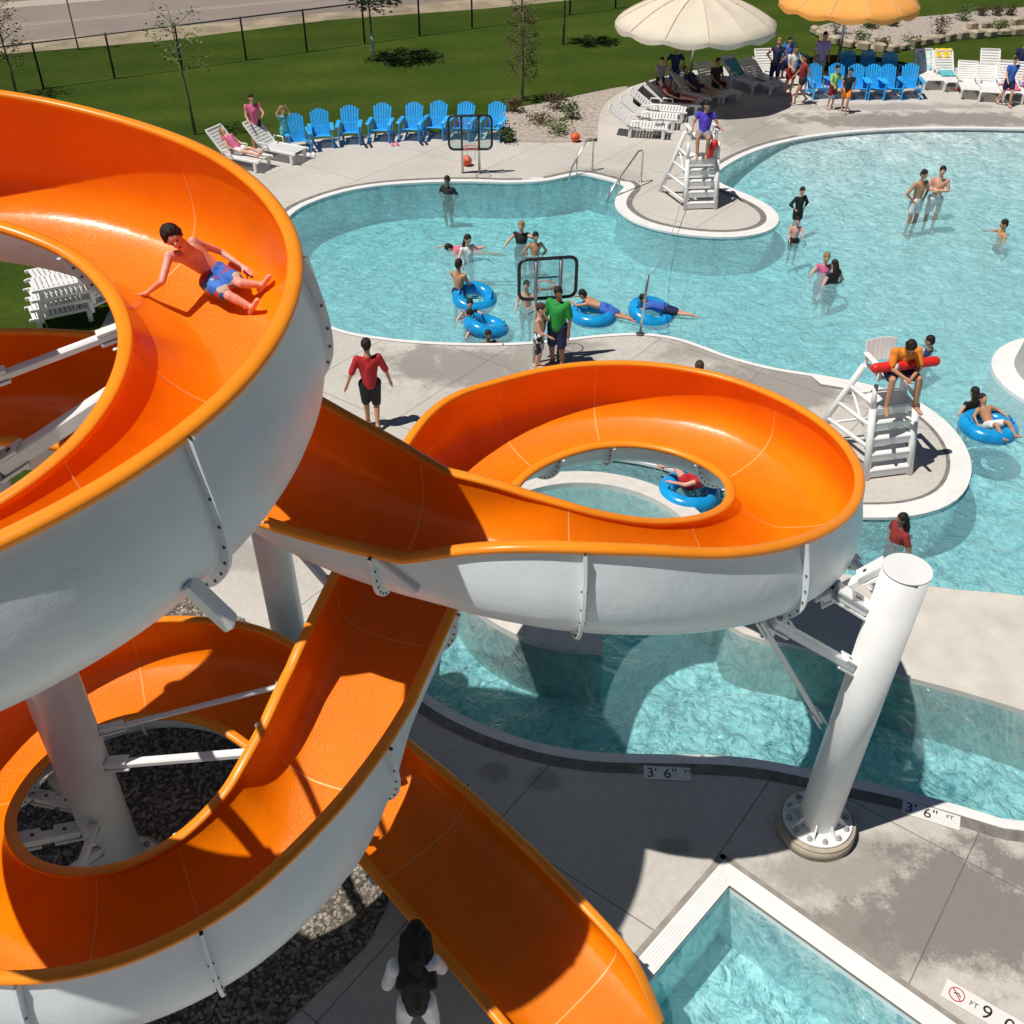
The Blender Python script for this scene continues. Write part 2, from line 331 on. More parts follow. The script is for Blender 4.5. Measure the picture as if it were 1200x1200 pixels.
# ------------------------------------------------------------------ ground, pools
LAGpx = [(330, 262), (345, 245), (375, 232), (410, 222), (450, 216), (500, 213), (550, 212), (600, 214), (640, 212), (665, 206), (683, 203), (700, 207), (720, 212), (736, 218), (727, 226), (721, 238), (728, 250), (750, 263),
         (790, 273), (840, 278), (880, 276), (905, 268), (912, 257), (905, 245), (885, 233), (860, 223), (838, 213), (835, 205), (848, 194), (872, 181), (902, 170), (942, 161), (990, 155), (1050, 151), (1120, 150), (1200, 151), (1330, 156)]
NEARpx = [(1500, 1080), (1200, 972), (1130, 950), (1060, 930), (980, 913), (900, 895), (840, 889), (760, 888), (700, 887), (640, 878), (580, 860), (530, 838), (490, 812), (470, 780), (468, 740), (480, 690), (500, 640), (540, 580),
          (600, 545), (680, 532), (760, 540), (850, 570), (930, 598), (1010, 606), (1080, 603), (1125, 583), (1138, 548), (1125, 515), (1100, 488), (1060, 463), (1000, 448), (960, 441), (900, 432), (850, 418), (820, 406), (790, 396),
          (750, 391), (700, 394), (660, 399), (600, 404), (540, 404), (480, 401), (430, 395), (395, 388), (370, 375), (345, 345), (330, 310), (325, 285)]
LAG = pxpoly(LAGpx)+[(30, 33), (30, 4)]+pxpoly(NEARpx[1:])
LAG = smooth_poly(LAG, 2)
def offs(pts, d):
    n = len(pts); out = []
    for i in range(n):
        a, b, c = Vector(pts[i-1]), Vector(pts[i]), Vector(pts[(i+1) % n]); t = (c-a).normalized(); out.append(tuple(b+Vector((-t.y, t.x))*d))
    return out
area = sum(LAG[i][0]*LAG[(i+1) % len(LAG)][1]-LAG[(i+1) % len(LAG)][0]*LAG[i][1] for i in range(len(LAG)))
OUT = -1 if area > 0 else 1      # offset sign pointing out of the water
# plunge pool, a rectangle turned on the deck
pc = Vector(xy(848, 1008)); u1 = (Vector(xy(1120, 1200))-pc).normalized(); u2 = (Vector(xy(742, 1120))-pc).normalized()
if abs(u1.dot(u2)) > 0: u2 = (u2-u1*u1.dot(u2)).normalized()
PO = [tuple(pc), tuple(pc+u1*6), tuple(pc+u1*6+u2*4.4), tuple(pc+u2*4.4)]
gw = 0.225
pi_ = pc+(u1+u2)*gw; PI = [tuple(pi_), tuple(pi_+u1*(6-2*gw)), tuple(pi_+u1*(6-2*gw)+u2*(4.4-2*gw)), tuple(pi_+u2*(4.4-2*gw))]
WZ = -0.09
sheet('lawn_ground', [(-1500, -300), (1500, -300), (1500, 2200), (-1500, 2200)], [LAG, PO], -0.012, GRASS)
deckpx = [(240, 196), (262, 184), (300, 174), (345, 166), (400, 160), (450, 156), (520, 154), (590, 153), (600, 165), (700, 166), (700, 150), (702, 132), (712, 116), (735, 103), (765, 93), (800, 84), (850, 78), (900, 77), (950, 82), (1000, 87), (1060, 84), (1120, 81), (1200, 81), (1330, 84)]
DECK = pxpoly(deckpx)+[(45, 40), (45, -12), (-16, -12)]+pxpoly([(-300, 640), (60, 620), (110, 500), (100, 420), (150, 320)])
sheet('pool_deck', DECK, [LAG, PO], 0.0, CONC)
# gravel beds
GB = pxpoly([(180, 695), (240, 700), (300, 735), (350, 775), (440, 860), (462, 960), (455, 1060), (430, 1108), (335, 1200)])+[(-3.2, 3.0), (-16, 3.0), (-16, 11)]
sheet('gravel_bed', GB, [], 0.006, GRAVEL)
GB2 = smooth_poly(pxpoly([(596, 153), (580, 140), (592, 129), (650, 118), (715, 104), (742, 100), (712, 116), (703, 130), (700, 150), (700, 166), (640, 167), (600, 166)]), 1)
sheet('planting_gravel', GB2, [], 0.009, mat('planting gravel', (0.40, 0.34, 0.29), .95, .3, 6, bump=.8, bscale=14))
GB3 = smooth_poly(pxpoly([(952, 36), (965, 28), (1000, 24), (1050, 22), (1100, 18), (1200, 8), (1300, 2), (1300, 30), (1200, 32), (1120, 42), (1080, 46), (1076, 58), (1040, 60), (1000, 55), (965, 47)]), 2)
sheet('planting_gravel', GB3, [], 0.009, MATS['planting gravel'])
def stones(name, poly, n, r0_, r1_, m, z=0.01):
    polys = [Vector(p) for p in poly]; tris = tessellate_polygon([[Vector((p.x, p.y, 0)) for p in polys]]); A = []
    for t in tris:
        a, b, c = (polys[i] for i in t); A.append(abs((b-a).cross(c-a))/2)
    mb = MB(); base = [(1, 0, 0), (0, 1, 0), (-1, 0, 0), (0, -1, 0), (0, 0, 1), (.6, .6, .6), (-.6, .6, .6), (-.6, -.6, .6), (.6, -.6, .6)]
    fc = [(0, 1, 5), (1, 2, 6), (2, 3, 7), (3, 0, 8), (0, 5, 8), (1, 6, 5), (2, 7, 6), (3, 8, 7), (5, 6, 4), (6, 7, 4), (7, 8, 4), (8, 5, 4)]
    for t in random.choices(tris, A, k=n):
        a, b, c = (polys[i] for i in t); u, v = random.random(), random.random()
        if u+v > 1: u, v = 1-u, 1-v
        p = a+(b-a)*u+(c-a)*v; r = random.uniform(r0_, r1_); an = random.random()*6.3; e = random.uniform(.6, 1)
        M = rotz(an); mb.add([Vector((p.x, p.y, z-r*.2))+M@Vector((q[0]*r*random.uniform(.8, 1.1), q[1]*r*e, q[2]*r*.7)) for q in base], fc)
    o = mb.build(name, m); o['kind'] = 'stuff'; return o
VIS = pxpoly([(-60, 850), (180, 695), (240, 700), (300, 735), (350, 775), (440, 860), (462, 960), (455, 1060), (430, 1108), (335, 1200), (60, 1250), (-60, 1240)])
stones('gravel_stones', VIS, 15000, 0.012, 0.036, STONE)
# coping strips round the lagoon
def strip(name, poly, d_in, d_out, z, m, h=0.0):
    n = len(poly); v = []; f = []
    fi = d_in if callable(d_in) else (lambda p: d_in); fo = d_out if callable(d_out) else (lambda p: d_out)
    for i in range(n):
        a, b, c = Vector(poly[i-1]), Vector(poly[i]), Vector(poly[(i+1) % n]); t = (c-a).normalized(); nn = Vector((-t.y, t.x))*OUT
        p, q = b+nn*fi(b), b+nn*fo(b); v += [(p.x, p.y, z), (q.x, q.y, z)]
        if h: v += [(p.x, p.y, z-h), (q.x, q.y, z-h)]
    k = 4 if h else 2
    for i in range(n):
        j = (i+1) % n
        q = (i*k, i*k+1, j*k+1, j*k); f.append(q if OUT == -1 else q[::-1])
        if h: f += [(i*k+2, i*k, j*k, j*k+2), (i*k+1, i*k+3, j*k+3, j*k+1)]
    o = MB().add(v, f).build(name, m); o['kind'] = 'structure'; return o
pen1 = Vector(xy(835, 245)); pen2 = Vector(xy(1060, 540))
def lipw(p):
    px, py = proj((p.x, p.y, 0))
    if 380 < py < 440 and px < 985: return 0.05
    if px > 960 and 440 < py < 620: return 0.30
    if 700 < px < 930 and 215 < py < 285: return 0.26
    if py > 780: return 0.09
    return 0.14
def gw_(p):
    px, py = proj((p.x, p.y, 0)); w_ = lipw(p)
    if 380 < py < 440 and px < 985: return w_+0.01
    if px > 960 and 440 < py < 620: return w_+0.07
    if px > 940 and py < 200: return w_+0.02
    return w_+0.16
strip('pool_coping', LAG, -0.05, lipw, 0.012, COPING, 0.05)
strip('gutter_strip', LAG, lipw, gw_, 0.005, GRATE)
# pool walls and floor (one basin, shallower toward the beach entry)
def inside(p, poly):
    x, y = p; c = False; n = len(poly)
    for i in range(n):
        x1, y1 = poly[i]; x2, y2 = poly[(i+1) % n]
        if (y1 > y) != (y2 > y) and x < (x2-x1)*(y-y1)/(y2-y1)+x1: c = not c
    return c
b0_, b1_ = Vector(xy(1000, 154)), Vector(xy(1200, 151)); bn = (b1_-b0_).normalized(); bn = Vector((bn.y, -bn.x))   # points into the pool
def depth(x, y):
    q = Vector((x, y))-b0_; d = max(0, q.dot(bn)); left = max(0, b0_.x-2.2-x)
    return min(0.98, 0.02+d*0.052+left*0.22)
v = []; f = []; nx, ny = 80, 80; x0, x1, y0, y1 = -9.5, 31, 3.0, 34.5
for j in range(ny+1):
    for i in range(nx+1):
        x = x0+(x1-x0)*i/nx; y = y0+(y1-y0)*j/ny; v.append((x, y, WZ-depth(x, y)))
for j in range(ny):
    for i in range(nx): f.append((j*(nx+1)+i, j*(nx+1)+i+1, (j+1)*(nx+1)+i+1, (j+1)*(nx+1)+i))
o = MB().add(v, f).build('pool_floor', PLASTER, smooth=True); o['kind'] = 'structure'
n = len(LAG); v = []; f = []
LW = offs(LAG, OUT*0.03)
for p in LW: v += [(p[0], p[1], -0.015), (p[0], p[1], -1.5)]
for i in range(n): j = (i+1) % n; q = (i*2, i*2+1, j*2+1, j*2); f.append(q)
o = MB().add(v, f).build('pool_wall', PLASTER); o['kind'] = 'structure'
LS = offs(LAG, OUT*0.015)
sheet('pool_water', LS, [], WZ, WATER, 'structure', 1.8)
# underwater bench along the far left edge
# plunge pool


mb = MB(); P3 = lambda p, z: (p[0], p[1], z)
for i in range(4):
    j = (i+1) % 4; mb.add([P3(PO[i], .010), P3(PO[j], .010), P3(PI[j], -.004), P3(PI[i], -.004)], [(0, 1, 2, 3)])
for k in range(1, 7):      # grooves of the gutter grating are real ridges
    for i in range(4):
        j = (i+1) % 4; t = k/7
        A, B = Vector(PO[i]).lerp(Vector(PI[i]), t), Vector(PO[j]).lerp(Vector(PI[j]), t); mb.tube([(A.x, A.y, .008-.014*t+.003), (B.x, B.y, .008-.014*t+.003)], .006, 4)
o = mb.build('gutter_grating', COPING); o['kind'] = 'structure'
mb = MB()
for i in range(4):
    j = (i+1) % 4; mb.add([P3(PI[i], -.004), P3(PI[j], -.004), P3(PI[j], -.05), P3(PI[i], -.05)], [(0, 1, 2, 3)], 1); mb.add([P3(PI[i], -.05), P3(PI[j], -.05), P3(PI[j], -1.6), P3(PI[i], -1.6)], [(0, 1, 2, 3)])
mb.add([P3(p, -1.2) for p in PI], [(0, 1, 2, 3)])
o = mb.build('plunge_basin', [PLASTER, mat('brown tile line', (.3, .22, .17), .5, .2)]); o['kind'] = 'structure'
cI = sum((Vector(p) for p in PI), Vector((0, 0)))/4
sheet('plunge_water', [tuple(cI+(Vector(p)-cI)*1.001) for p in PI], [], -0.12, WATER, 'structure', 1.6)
mb = MB()
for i in range(4):
    j = (i+1) % 4; d = (Vector(PO[j])-Vector(PO[i])).normalized(); nn = Vector((-d.y, d.x)); ce = cI
    if (Vector(PO[i])-ce).dot(nn) < 0: nn = -nn
    A, B = Vector(PO[i])-d*.06, Vector(PO[j])+d*.06; mb.add([P3(A, .006), P3(B, .006), P3(B+nn*.07, .006), P3(A+nn*.07, .006)], [(0, 1, 2, 3)])
o = mb.build('joint_strip', GRATE if False else mat('grey joint sealant', (.3, .27, .24), .8, .2)); o['kind'] = 'structure'
# concrete beam between the pools and the ring wall of the vortex
beam = smooth_poly(pxpoly([(1500, 745), (1200, 697), (1100, 689), (975, 671), (905, 655), (870, 650), (850, 680), (850, 730), (880, 747), (940, 757), (1050, 790), (1120, 808), (1200, 832), (1500, 930)]), 1)
sheet('walkway_slab', beam, [], 0.0, mat('pale walkway concrete', (.60, .555, .50), .85, .12, 2, bump=.2), 'structure', 1.3)
edge = [Vector(p) for p in beam]
mb = MB(); cx, cy, rr = 1.43, 12.43, 1.99
a0, a1 = R(-88), R(-88-300); N = 80; hw = .17
for prof in (((rr+hw, .02), (rr-hw, .02)), ((rr-hw, .02), (rr-hw, -1.25)), ((rr+hw, -1.25), (rr+hw, .02))):
    v = []
    for i in range(N+1):
        a = a0+(a1-a0)*i/N
        for (q, z) in prof: v.append((cx+q*math.cos(a), cy+q*math.sin(a), z))
    mb.add(v, [(i*2, i*2+1, i*2+3, i*2+2) for i in range(N)], 0, True)
for a in (a0, a1):
    mb.add([(cx+(rr+s_*hw)*math.cos(a), cy+(rr+s_*hw)*math.sin(a), z) for s_, z in ((1, .02), (-1, .02), (-1, -1.25), (1, -1.25))], [(0, 1, 2, 3)])
tag(mb.build('vortex_wall', mat('ring wall plaster', (.66, .62, .57), .7, .08)), 'round pale vortex pool wall seen through and below the right slide loop', 'pool wall')
# island at the right edge: raised mound with white collar
ic = Vector(xy(1272, 442)); mb = MB(); N = 48
prf = [(1.75, -1.2, 0), (1.75, -.02, 0), (1.70, .03, 0), (1.36, .05, 0), (1.34, .05, 1), (1.22, .9, 1), (1.05, 1.05, 1), (0, 1.1, 1)]
for (a, b) in zip(prf[:-1], prf[1:]):
    v = []
    for i in range(N): an = 2*math.pi*i/N; v += [(ic.x+a[0]*math.cos(an), ic.y+a[0]*math.sin(an), a[1]), (ic.x+b[0]*math.cos(an), ic.y+b[0]*math.sin(an), b[1])]
    mb.add(v, [(i*2, (i*2+2) % (2*N), (i*2+3) % (2*N), i*2+1) for i in range(N)], b[2] if a[2] else 0, True)
tag(mb.build('pool_island', [COPING, mat('grey rendered mound', (.42, .43, .41), .7, .1)]), 'round grey island with wide white collar at right edge of pool', 'island')
# road, verge
rd0, rd1 = Vector(xy(0, 50)), Vector(xy(400, 13)); rdir = (rd1-rd0).normalized(); rn = Vector((-rdir.y, rdir.x))
def band(name, o0, o1, z, m, wob=0.0):
    v = []; N = 60 if wob else 1
    for i in range(N+1):
        s_ = -120+420*i/N; A, B = rd0+rdir*s_+rn*(o0+(noise.noise(Vector((s_*.35, 2, 0)))*wob)), rd0+rdir*s_+rn*o1; v += [P3(A, z), P3(B, z)]
    o = MB().add(v, [(i*2, i*2+2, i*2+3, i*2+1) for i in range(N)]).build(name, m); o['kind'] = 'structure'; return o
band('verge', -2.0, 0.05, -.006, DIRT, 1.6); band('road', 0, 6.3, -.002, ASPH); band('road_line', 2.6, 2.72, .003, LINE); band('road_line', 2.9, 3.02, .003, LINE); band('pavement', 6.3, 7.6, .0, mat('far pavement', (.42, .37, .31), .9, .1)); band('verge', 7.6, 30, -.006, mat('brown verge', (.2, .15, .09), .95, .4, .8))

# ------------------------------------------------------------------ water slide
ST = [(-5.88,7.48,7.6,0.65),(-5.44,8.01,7.5,0.63),(-4.84,8.36,7.39,0.6),(-4.16,8.5,7.28,0.57),(-3.47,8.4,7.17,0.54),(-2.84,8.09,7.06,0.53),(-2.36,7.58,6.95,0.54),(-2.06,6.95,6.83,0.56),(-1.99,6.25,6.72,0.59),(-2.14,5.57,6.61,0.62),(-2.51,4.98,6.5,0.64),(-3.05,4.54,6.39,0.64),(-3.69,4.3,6.27,0.63),(-4.36,4.28,6.15,0.62),(-4.99,4.51,6.03,0.62),(-5.51,4.94,5.92,0.64),(-5.85,5.53,5.82,0.67),(-5.98,6.21,5.72,0.64),(-5.88,6.91,5.61,0.6),(-5.56,7.54,5.51,0.54),(-5.06,8.04,5.4,0.47),(-4.44,8.34,5.28,0.43),(-3.77,8.4,5.18,0.43),(-3.15,8.23,5.09,0.48),(-2.58,7.96,5.03,0.56),(-2.05,7.71,4.96,0.49),(-1.52,7.49,4.91,0.34),(-0.99,7.3,4.88,0.16),(-0.4,7.14,4.83,-0.1),(0.24,6.99,4.72,-0.43),(0.97,6.99,4.52,-0.59),(1.72,7.22,4.26,-0.57),(2.4,7.66,4.01,-0.54),(2.93,8.28,3.78,-0.5),(3.22,8.99,3.61,-0.47),(3.24,9.71,3.49,-0.43),(2.98,10.33,3.42,-0.41),(2.49,10.79,3.4,-0.4),(1.83,11.03,3.4,-0.39),(1.11,11.0,3.4,-0.39),(0.43,10.71,3.39,-0.41),(-0.13,10.2,3.39,-0.48),(-0.49,9.53,3.38,-0.34),(-0.72,8.82,3.36,-0.15),(-0.94,8.14,3.31,-0.16),(-1.16,7.48,3.22,-0.1),(-1.4,6.83,3.07,-0.0),(-1.63,6.18,2.86,0.3),(-1.95,5.58,2.65,0.54),(-2.46,5.12,2.44,0.53),(-3.12,4.87,2.24,0.52),(-3.85,4.87,2.07,0.51),(-4.56,5.12,1.91,0.51),(-5.12,5.59,1.77,0.51),(-5.47,6.22,1.64,0.49),(-5.55,6.94,1.53,0.46),(-5.38,7.64,1.44,0.43),(-4.96,8.22,1.36,0.38),(-4.38,8.61,1.28,0.34),(-3.69,8.74,1.2,0.32),(-3.01,8.61,1.12,0.32),(-2.41,8.24,1.05,0.16),(-1.89,7.76,0.98,0.08),(-1.39,7.28,0.91,0.12),(-0.9,6.78,0.84,0.21),(-0.43,6.27,0.76,0.29),(0.04,5.75,0.67,0.35),(0.5,5.24,0.57,0.36),(0.96,4.73,0.45,0.33),(1.42,4.22,0.32,0.28),(1.89,3.71,0.19,0.22),(2.37,3.21,0.08,0.18)]
def cat(a, b, c, d, t): return tuple(.5*((2*b[i])+(-a[i]+c[i])*t+(2*a[i]-5*b[i]+4*c[i]-d[i])*t*t+(-a[i]+3*b[i]-3*c[i]+d[i])*t**3) for i in range(4))
SUB = 8; PTS = []
for i in range(len(ST)-1):
    a, b, c, d = ST[max(0, i-1)], ST[i], ST[i+1], ST[min(len(ST)-1, i+2)]
    for k in range(SUB): PTS.append(cat(a, b, c, d, k/SUB))
PTS.append(ST[-1])
SW = 1.19
while PTS[-1][1] > 0 and PTS[-1][1] < 4.5: PTS.pop()
NS = len(PTS); NE = 7
for q in range(NE):
    i = NS-NE+q; t_ = (q+1)/NE; x_, y_, z_, b_ = PTS[i]; fl = z_-0.28; PTS[i] = (x_, y_, z_+(fl+.05-z_)*(1-math.cos(t_*math.pi/2)), b_*math.cos(t_*math.pi/2))
def frame(i):
    a, b = PTS[max(0, i-1)], PTS[min(NS-1, i+1)]; t = Vector((b[0]-a[0], b[1]-a[1], b[2]-a[2])); t.normalize(); h = Vector((t.x, t.y, 0)).normalized()
    return t, Vector((-h.y, h.x, 0))
def dep(i):
    f_ = i/(NS-1); s_i = i/SUB; d = 0.62-0.11*max(0, min(1, (s_i-28)/3, (45-s_i)/3))
    if f_ > 0.80: d = 0.62-0.34*min(1, (f_-0.80)/.17)
    if i >= NS-NE: d = max(.03, 0.28-0.25*(1-math.cos((i-NS+NE+1)/NE*math.pi/2)))
    return d
def section(i, off=0.0, n=26, ext=False):
    A = section0(i, n)
    if not ext and off == 0.0: return A
    t, l = frame(i); out = []
    for k, p in enumerate(A):
        a, b = A[max(0, k-1)], A[min(n, k+1)]; d = (b-a).normalized(); nn = t.cross(d); nn = (nn-t*nn.dot(t)).normalized()
        q = p+nn*off
        out.append(Vector((q.x, q.y, max(q.z, .008))))
    return out
def section0(i, n=26, off=0.0, ext=False):
    x, y, z, b = PTS[i]; t, l = frame(i); D = dep(i); zl, zr = z+max(b, 0), z+max(-b, 0); ee = 2.7 if ext else 3.6
    W = SW/2+off; out = []; cv = min(1, abs(b)/.5)
    for k in range(n+1):
        a = math.pi*k/n; ca, sa = math.cos(a), math.sin(a); outer = (ca > 0) == (b > 0); e2 = ee+(0 if outer else -2.3*cv)
        X = W*math.copysign(abs(ca)**(2/e2), ca); s_ = abs(sa)**(2/e2); X *= 1+((.03+.31*cv) if outer else .03)*min(1, 1.3*s_**.8)
        top = zl if ca > 0 else zr; base = z-D-off*1.3
        Z = base+(top-base)*(1-s_)+0.22*b*(X/SW)*s_
        out.append(Vector((x, y, 0))+l*X+Vector((0, 0, max(Z, .012+off*0 if not ext else .008))))
    return out
slide = empty('water_slide', (0, 0, 0), 0, 'orange and white open spiral water slide winding down from upper left to the plunge pool', 'water slide')
def loft(secs, flip=False):
    n = len(secs[0]); v = [p for s_ in secs for p in s_]; f = []
    for i in range(len(secs)-1):
        for k in range(n-1):
            q = (i*n+k, (i+1)*n+k, (i+1)*n+k+1, i*n+k+1); f.append(q[::-1] if flip else q)
    return v, f
INN = [section(i) for i in range(NS)]; EXT = [section(i, .035, ext=True) for i in range(NS)]
mb = MB(); v, f = loft(INN); mb.add(v, f, 0, True); channel = mb.build('channel', ORANGE, slide); BV = BVHTree.FromPolygons(v, f)
mb = MB(); v, f = loft(EXT, True); mb.add(v, f, 0, True); n = len(EXT[0])
for I in (0, NS-1):
    vv = INN[I]+EXT[I]; mb.add(vv, [(k, k+1, n+k+1, n+k) for k in range(n-1)])
mb.build('shell', SHELL, slide); BVE = BVHTree.FromPolygons(v, f)
for side in (1, -1):
    mb = MB(); v = []; prof = [(-.012, -.03), (-.016, .006), (.0, .024), (.055, .026), (.088, .012), (.098, -.012), (.088, -.04), (.05, -.045), (.03, -.04)]; m_ = len(prof)
    for i in range(NS):
        t, l = frame(i); p = INN[i][0] if side > 0 else INN[i][-1]
        for (a, b) in prof: v.append(p+l*side*a+Vector((0, 0, b)))
    f = []
    for i in range(NS-1):
        for k in range(m_):
            q = (i*m_+k, i*m_+(k+1) % m_, (i+1)*m_+(k+1) % m_, (i+1)*m_+k); f.append(q if side > 0 else q[::-1])
    mb.add(v, f, 0, True); mb.build('rim', LIP, slide)
def s_of(px, py, side, lo=0, hi=1):
    best = None
    for i in range(int(lo*NS), int(hi*NS)):
        p = INN[i][0] if side > 0 else INN[i][-1]; q = proj(p); d = (q[0]-px)**2+(q[1]-py)**2
        if best is None or d < best[0]: best = (d, i)
    return best[1]
SEG = lambda s_: int(s_/0.698*SUB)
A_ = (0, .32); C_ = (.38, .6); D_ = (.6, .75); E_ = (.62, .87)
J = [s_of(200, 160, 1, *A_), s_of(343, 300, 1, .04, .2), s_of(205, 507, 1, .1, .3), SEG(13.6), SEG(16.6), s_of(440, 645, -1, .34, .45), s_of(687, 630, -1, *C_), s_of(935, 630, -1, *C_), s_of(1004, 560, -1, *C_)+4,
     s_of(905, 465, -1, .42, .55), s_of(700, 428, -1, .45, .58), SEG(28.0), s_of(533, 715, 1, *D_), s_of(433, 863, 1, .6, .8), s_of(232, 1083, 1, .65, .8), s_of(60, 1136, 1, .65, .8)+2, SEG(38.6), SEG(40.6), SEG(42.6), SEG(44.8), s_of(713, 1100, 1, .9, 1)]
J = sorted(set(max(2, min(NS-3, j)) for j in J))
SEAM = mat('pale seam filler', (0.95, 0.42, 0.12), .4, .05)
for j in J:
    t, l = frame(j); A = section(j, .034, 40, True); B = section(j, .035+.065, 40, True); th = .016; mb = MB(); n = len(A)
    B[0] = A[0]+l*.1; B[-1] = A[-1]-l*.1; B[0].z -= .03; B[-1].z -= .03
    v = [p+t*s_ for s_ in (-th, th) for p in A]+[p+t*s_ for s_ in (-th, th) for p in B]
    f = []
    for k in range(n-1): f += [(2*n+k, 2*n+k+1, 3*n+k+1, 3*n+k), (k, 2*n+k, 2*n+k+1, k+1)[::-1], (n+k, n+k+1, 3*n+k+1, 3*n+k)]
    mb.add(v, f)
    for k in range(2, n-1, 2):
        c = (A[k]*.42+B[k]*.58); mb.tube([c-t*.026, c+t*.026], .011, 6, 1)
    fl = mb.build('flange', [SHELL, BOLT], slide)
    I = section(j, -.003, 40); mb = MB(); I2 = [p for p in I]
    mb.add([p+t*s_ for s_ in (-.008, .008) for p in I2], [(k, k+1, 41+k+1, 41+k) for k in range(40)], 0, True); mb.build('seam', SEAM, slide)
def hit(px, py, bv=None):
    d = ray(px, py).normalized(); r = (bv or BV).ray_cast(CAM, d); return r[0]

# ------------------------------------------------------------------ columns and arms
def column(x, y, top, rad, label, lean=(0, 0), ped=True, zc=2.0):
    o = empty('support_column', (x, y, 0), 0, label, 'column', 'slide support columns')
    mb = MB(); tx, ty = lean
    N = 40; mb.tube([(0, 0, .18), (tx, ty, top)], rad, N, 0, True); mb.build('shaft', STEEL, o)
    mb = MB(); mb.tube([(tx*.999, ty*.999, top-.004), (tx, ty, top+.012)], rad+.004, N); mb.build('cap', STEEL, o)
    if ped:
        mb = MB(); rp = rad+.23
        for (z0, z1, rA, rB) in ((-.02, .16, rp, rp), (.16, .175, rp, rp-.02)): mb.tube([(0, 0, z0), (0, 0, z1)], [rA, rB], 40)
        mb.build('pedestal', mat('pedestal concrete', (.42, .36, .27), .9, .2, 5, bump=.4), o)
        mb = MB(); mb.tube([(0, 0, .176), (0, 0, .21)], rad+.17, 40); mb.build('base_plate', STEEL, o)
        mb = MB()
        for k in range(12):
            a = 2*math.pi*k/12; c = Vector(((rad+.11)*math.cos(a), (rad+.11)*math.sin(a), 0)); mb.tube([c+Vector((0, 0, .2)), c+Vector((0, 0, .27))], .018, 6); mb.tube([c+Vector((0, 0, .21)), c+Vector((0, 0, .235))], .034, 6)
        mb.build('anchor_bolts', mat('anchor bolt', (.4, .38, .35), .5), o)
        mb = MB()
        for k in range(8):
            a = 2*math.pi*(k+.5)/8; e = Vector((math.cos(a), math.sin(a), 0)); s_ = Vector((-e.y, e.x, 0))*.008
            q = [e*(rad-.01)+Vector((0, 0, .2)), e*(rad+.14)+Vector((0, 0, .2)), e*(rad-.01)+Vector((0, 0, .36))]
            mb.add([p+s_ for p in q]+[p-s_ for p in q], [(0, 1, 2), (5, 4, 3), (1, 4, 5, 2), (0, 3, 4, 1)])
        mb.build('gusset', STEEL, o)
    return o
def arm(o, P, Q, r=.07, br=True):
    """steel tube from column point P to slide point Q, with brackets"""
    P, Q = Vector(P), Vector(Q); L = Vector(o.location); d = (Q-P).normalized(); Q = Q-d*.10; mb = MB(); s_ = d.cross(Vector((0, 0, 1))).normalized(); u = s_.cross(d)
    M = Matrix((s_, d, u)).transposed()
    mb.box((P+Q)/2-L, (r*2, (Q-P).length, r*1.6), M, 0, .015)
    if br:
        for E_, sg in ((P, 1), (Q, -1)):
            c = E_+d*sg*.1-L; mb.box(c+u*(r*.8+.012), (r*2.6, .30, .022), M); mb.box(c-u*(r*.8+.012), (r*2.6, .30, .022), M); mb.tube([c+d*sg*.06-u*r*1.3, c+d*sg*.06+u*r*1.3], .022, 8, 1)
    mb.build('arm', [STEEL, BOLT], o)
def shell_pt(i, a):   # exterior point at station i, a=0 left rim .. 1 right rim
    return section(i, .05, 40, True)[int(a*40)]
# column under the big left spiral
q0 = proj((-4.16, 6.7, .2)); 
c1 = column(-4.16, 6.75, 7.9, .255, 'thick white steel column standing inside the left spiral', (0.0, 0), True)
def near_i(x, y, lo, hi): return min(range(int(lo*NS), int(hi*NS)), key=lambda i: (PTS[i][0]-x)**2+(PTS[i][1]-y)**2)
def radial(o, cx_, cy_, z, ang, lo, hi, side, a_, rad=.25, r=.07, dz=0.0):
    e = Vector((math.cos(R(ang)), math.sin(R(ang)), 0)); i = near_i(cx_+e.x*1.9, cy_+e.y*1.9, lo, hi); q = shell_pt(i, a_)
    ee = Vector((q.x-cx_, q.y-cy_, 0)).normalized(); arm(o, Vector((cx_, cy_, z+dz))+ee*rad, q, r)
for ang, z, r in ((-4, 2.05, .045), (22, 2.45, .03), (150, .95, .05), (165, 1.25, .05), (205, 1.1, .06), (250, .9, .05), (270, 1.35, .04)): radial(c1, -4.16, 6.75, z, ang, .66, .86, -1, .80, .25, r)
for ang, z, r in ((10, 5.65, .075), (28, 6.35, .04), (-60, 6.6, .035), (-75, 4.9, .06), (110, 6.4, .06), (190, 5.9, .06)): radial(c1, -4.16, 6.75, z, ang, .0, .26, -1, .78, .25, r)
for ang, z, r in ((60, 4.6, .05), (-20, 4.9, .05)): radial(c1, -4.16, 6.75, z, ang, .2, .34, -1, .80, .25, r)
# column at the right, on the deck
x2, y2 = xy(957, 962, .15)
c2 = column(x2, y2, 4.05, .225, 'white steel column with round concrete footing at right of the slide', (.13, -.02), True)
iF = s_of(935, 630, -1, *C_)
for (z, a_, di, r) in ((3.45, .80, 5, .06), (2.75, .66, -1, .055), (3.55, .72, 14, .05)):
    q = shell_pt(iF+di, a_); e = Vector((q.x-x2, q.y-y2, 0)).normalized(); arm(c2, Vector((x2+.1, y2, z))+e*.2, q, r)
q = shell_pt(iF-1, .62); arm(c2, Vector((x2-.22, y2+.12, 1.75)), q, .035)
arm(c2, Vector((x2+.1, y2, 3.9))+Vector((-.1, .2, 0)), Vector((x2-.55, y2+.28, 3.35)), .05)
q = at(905, 742, 2.6)
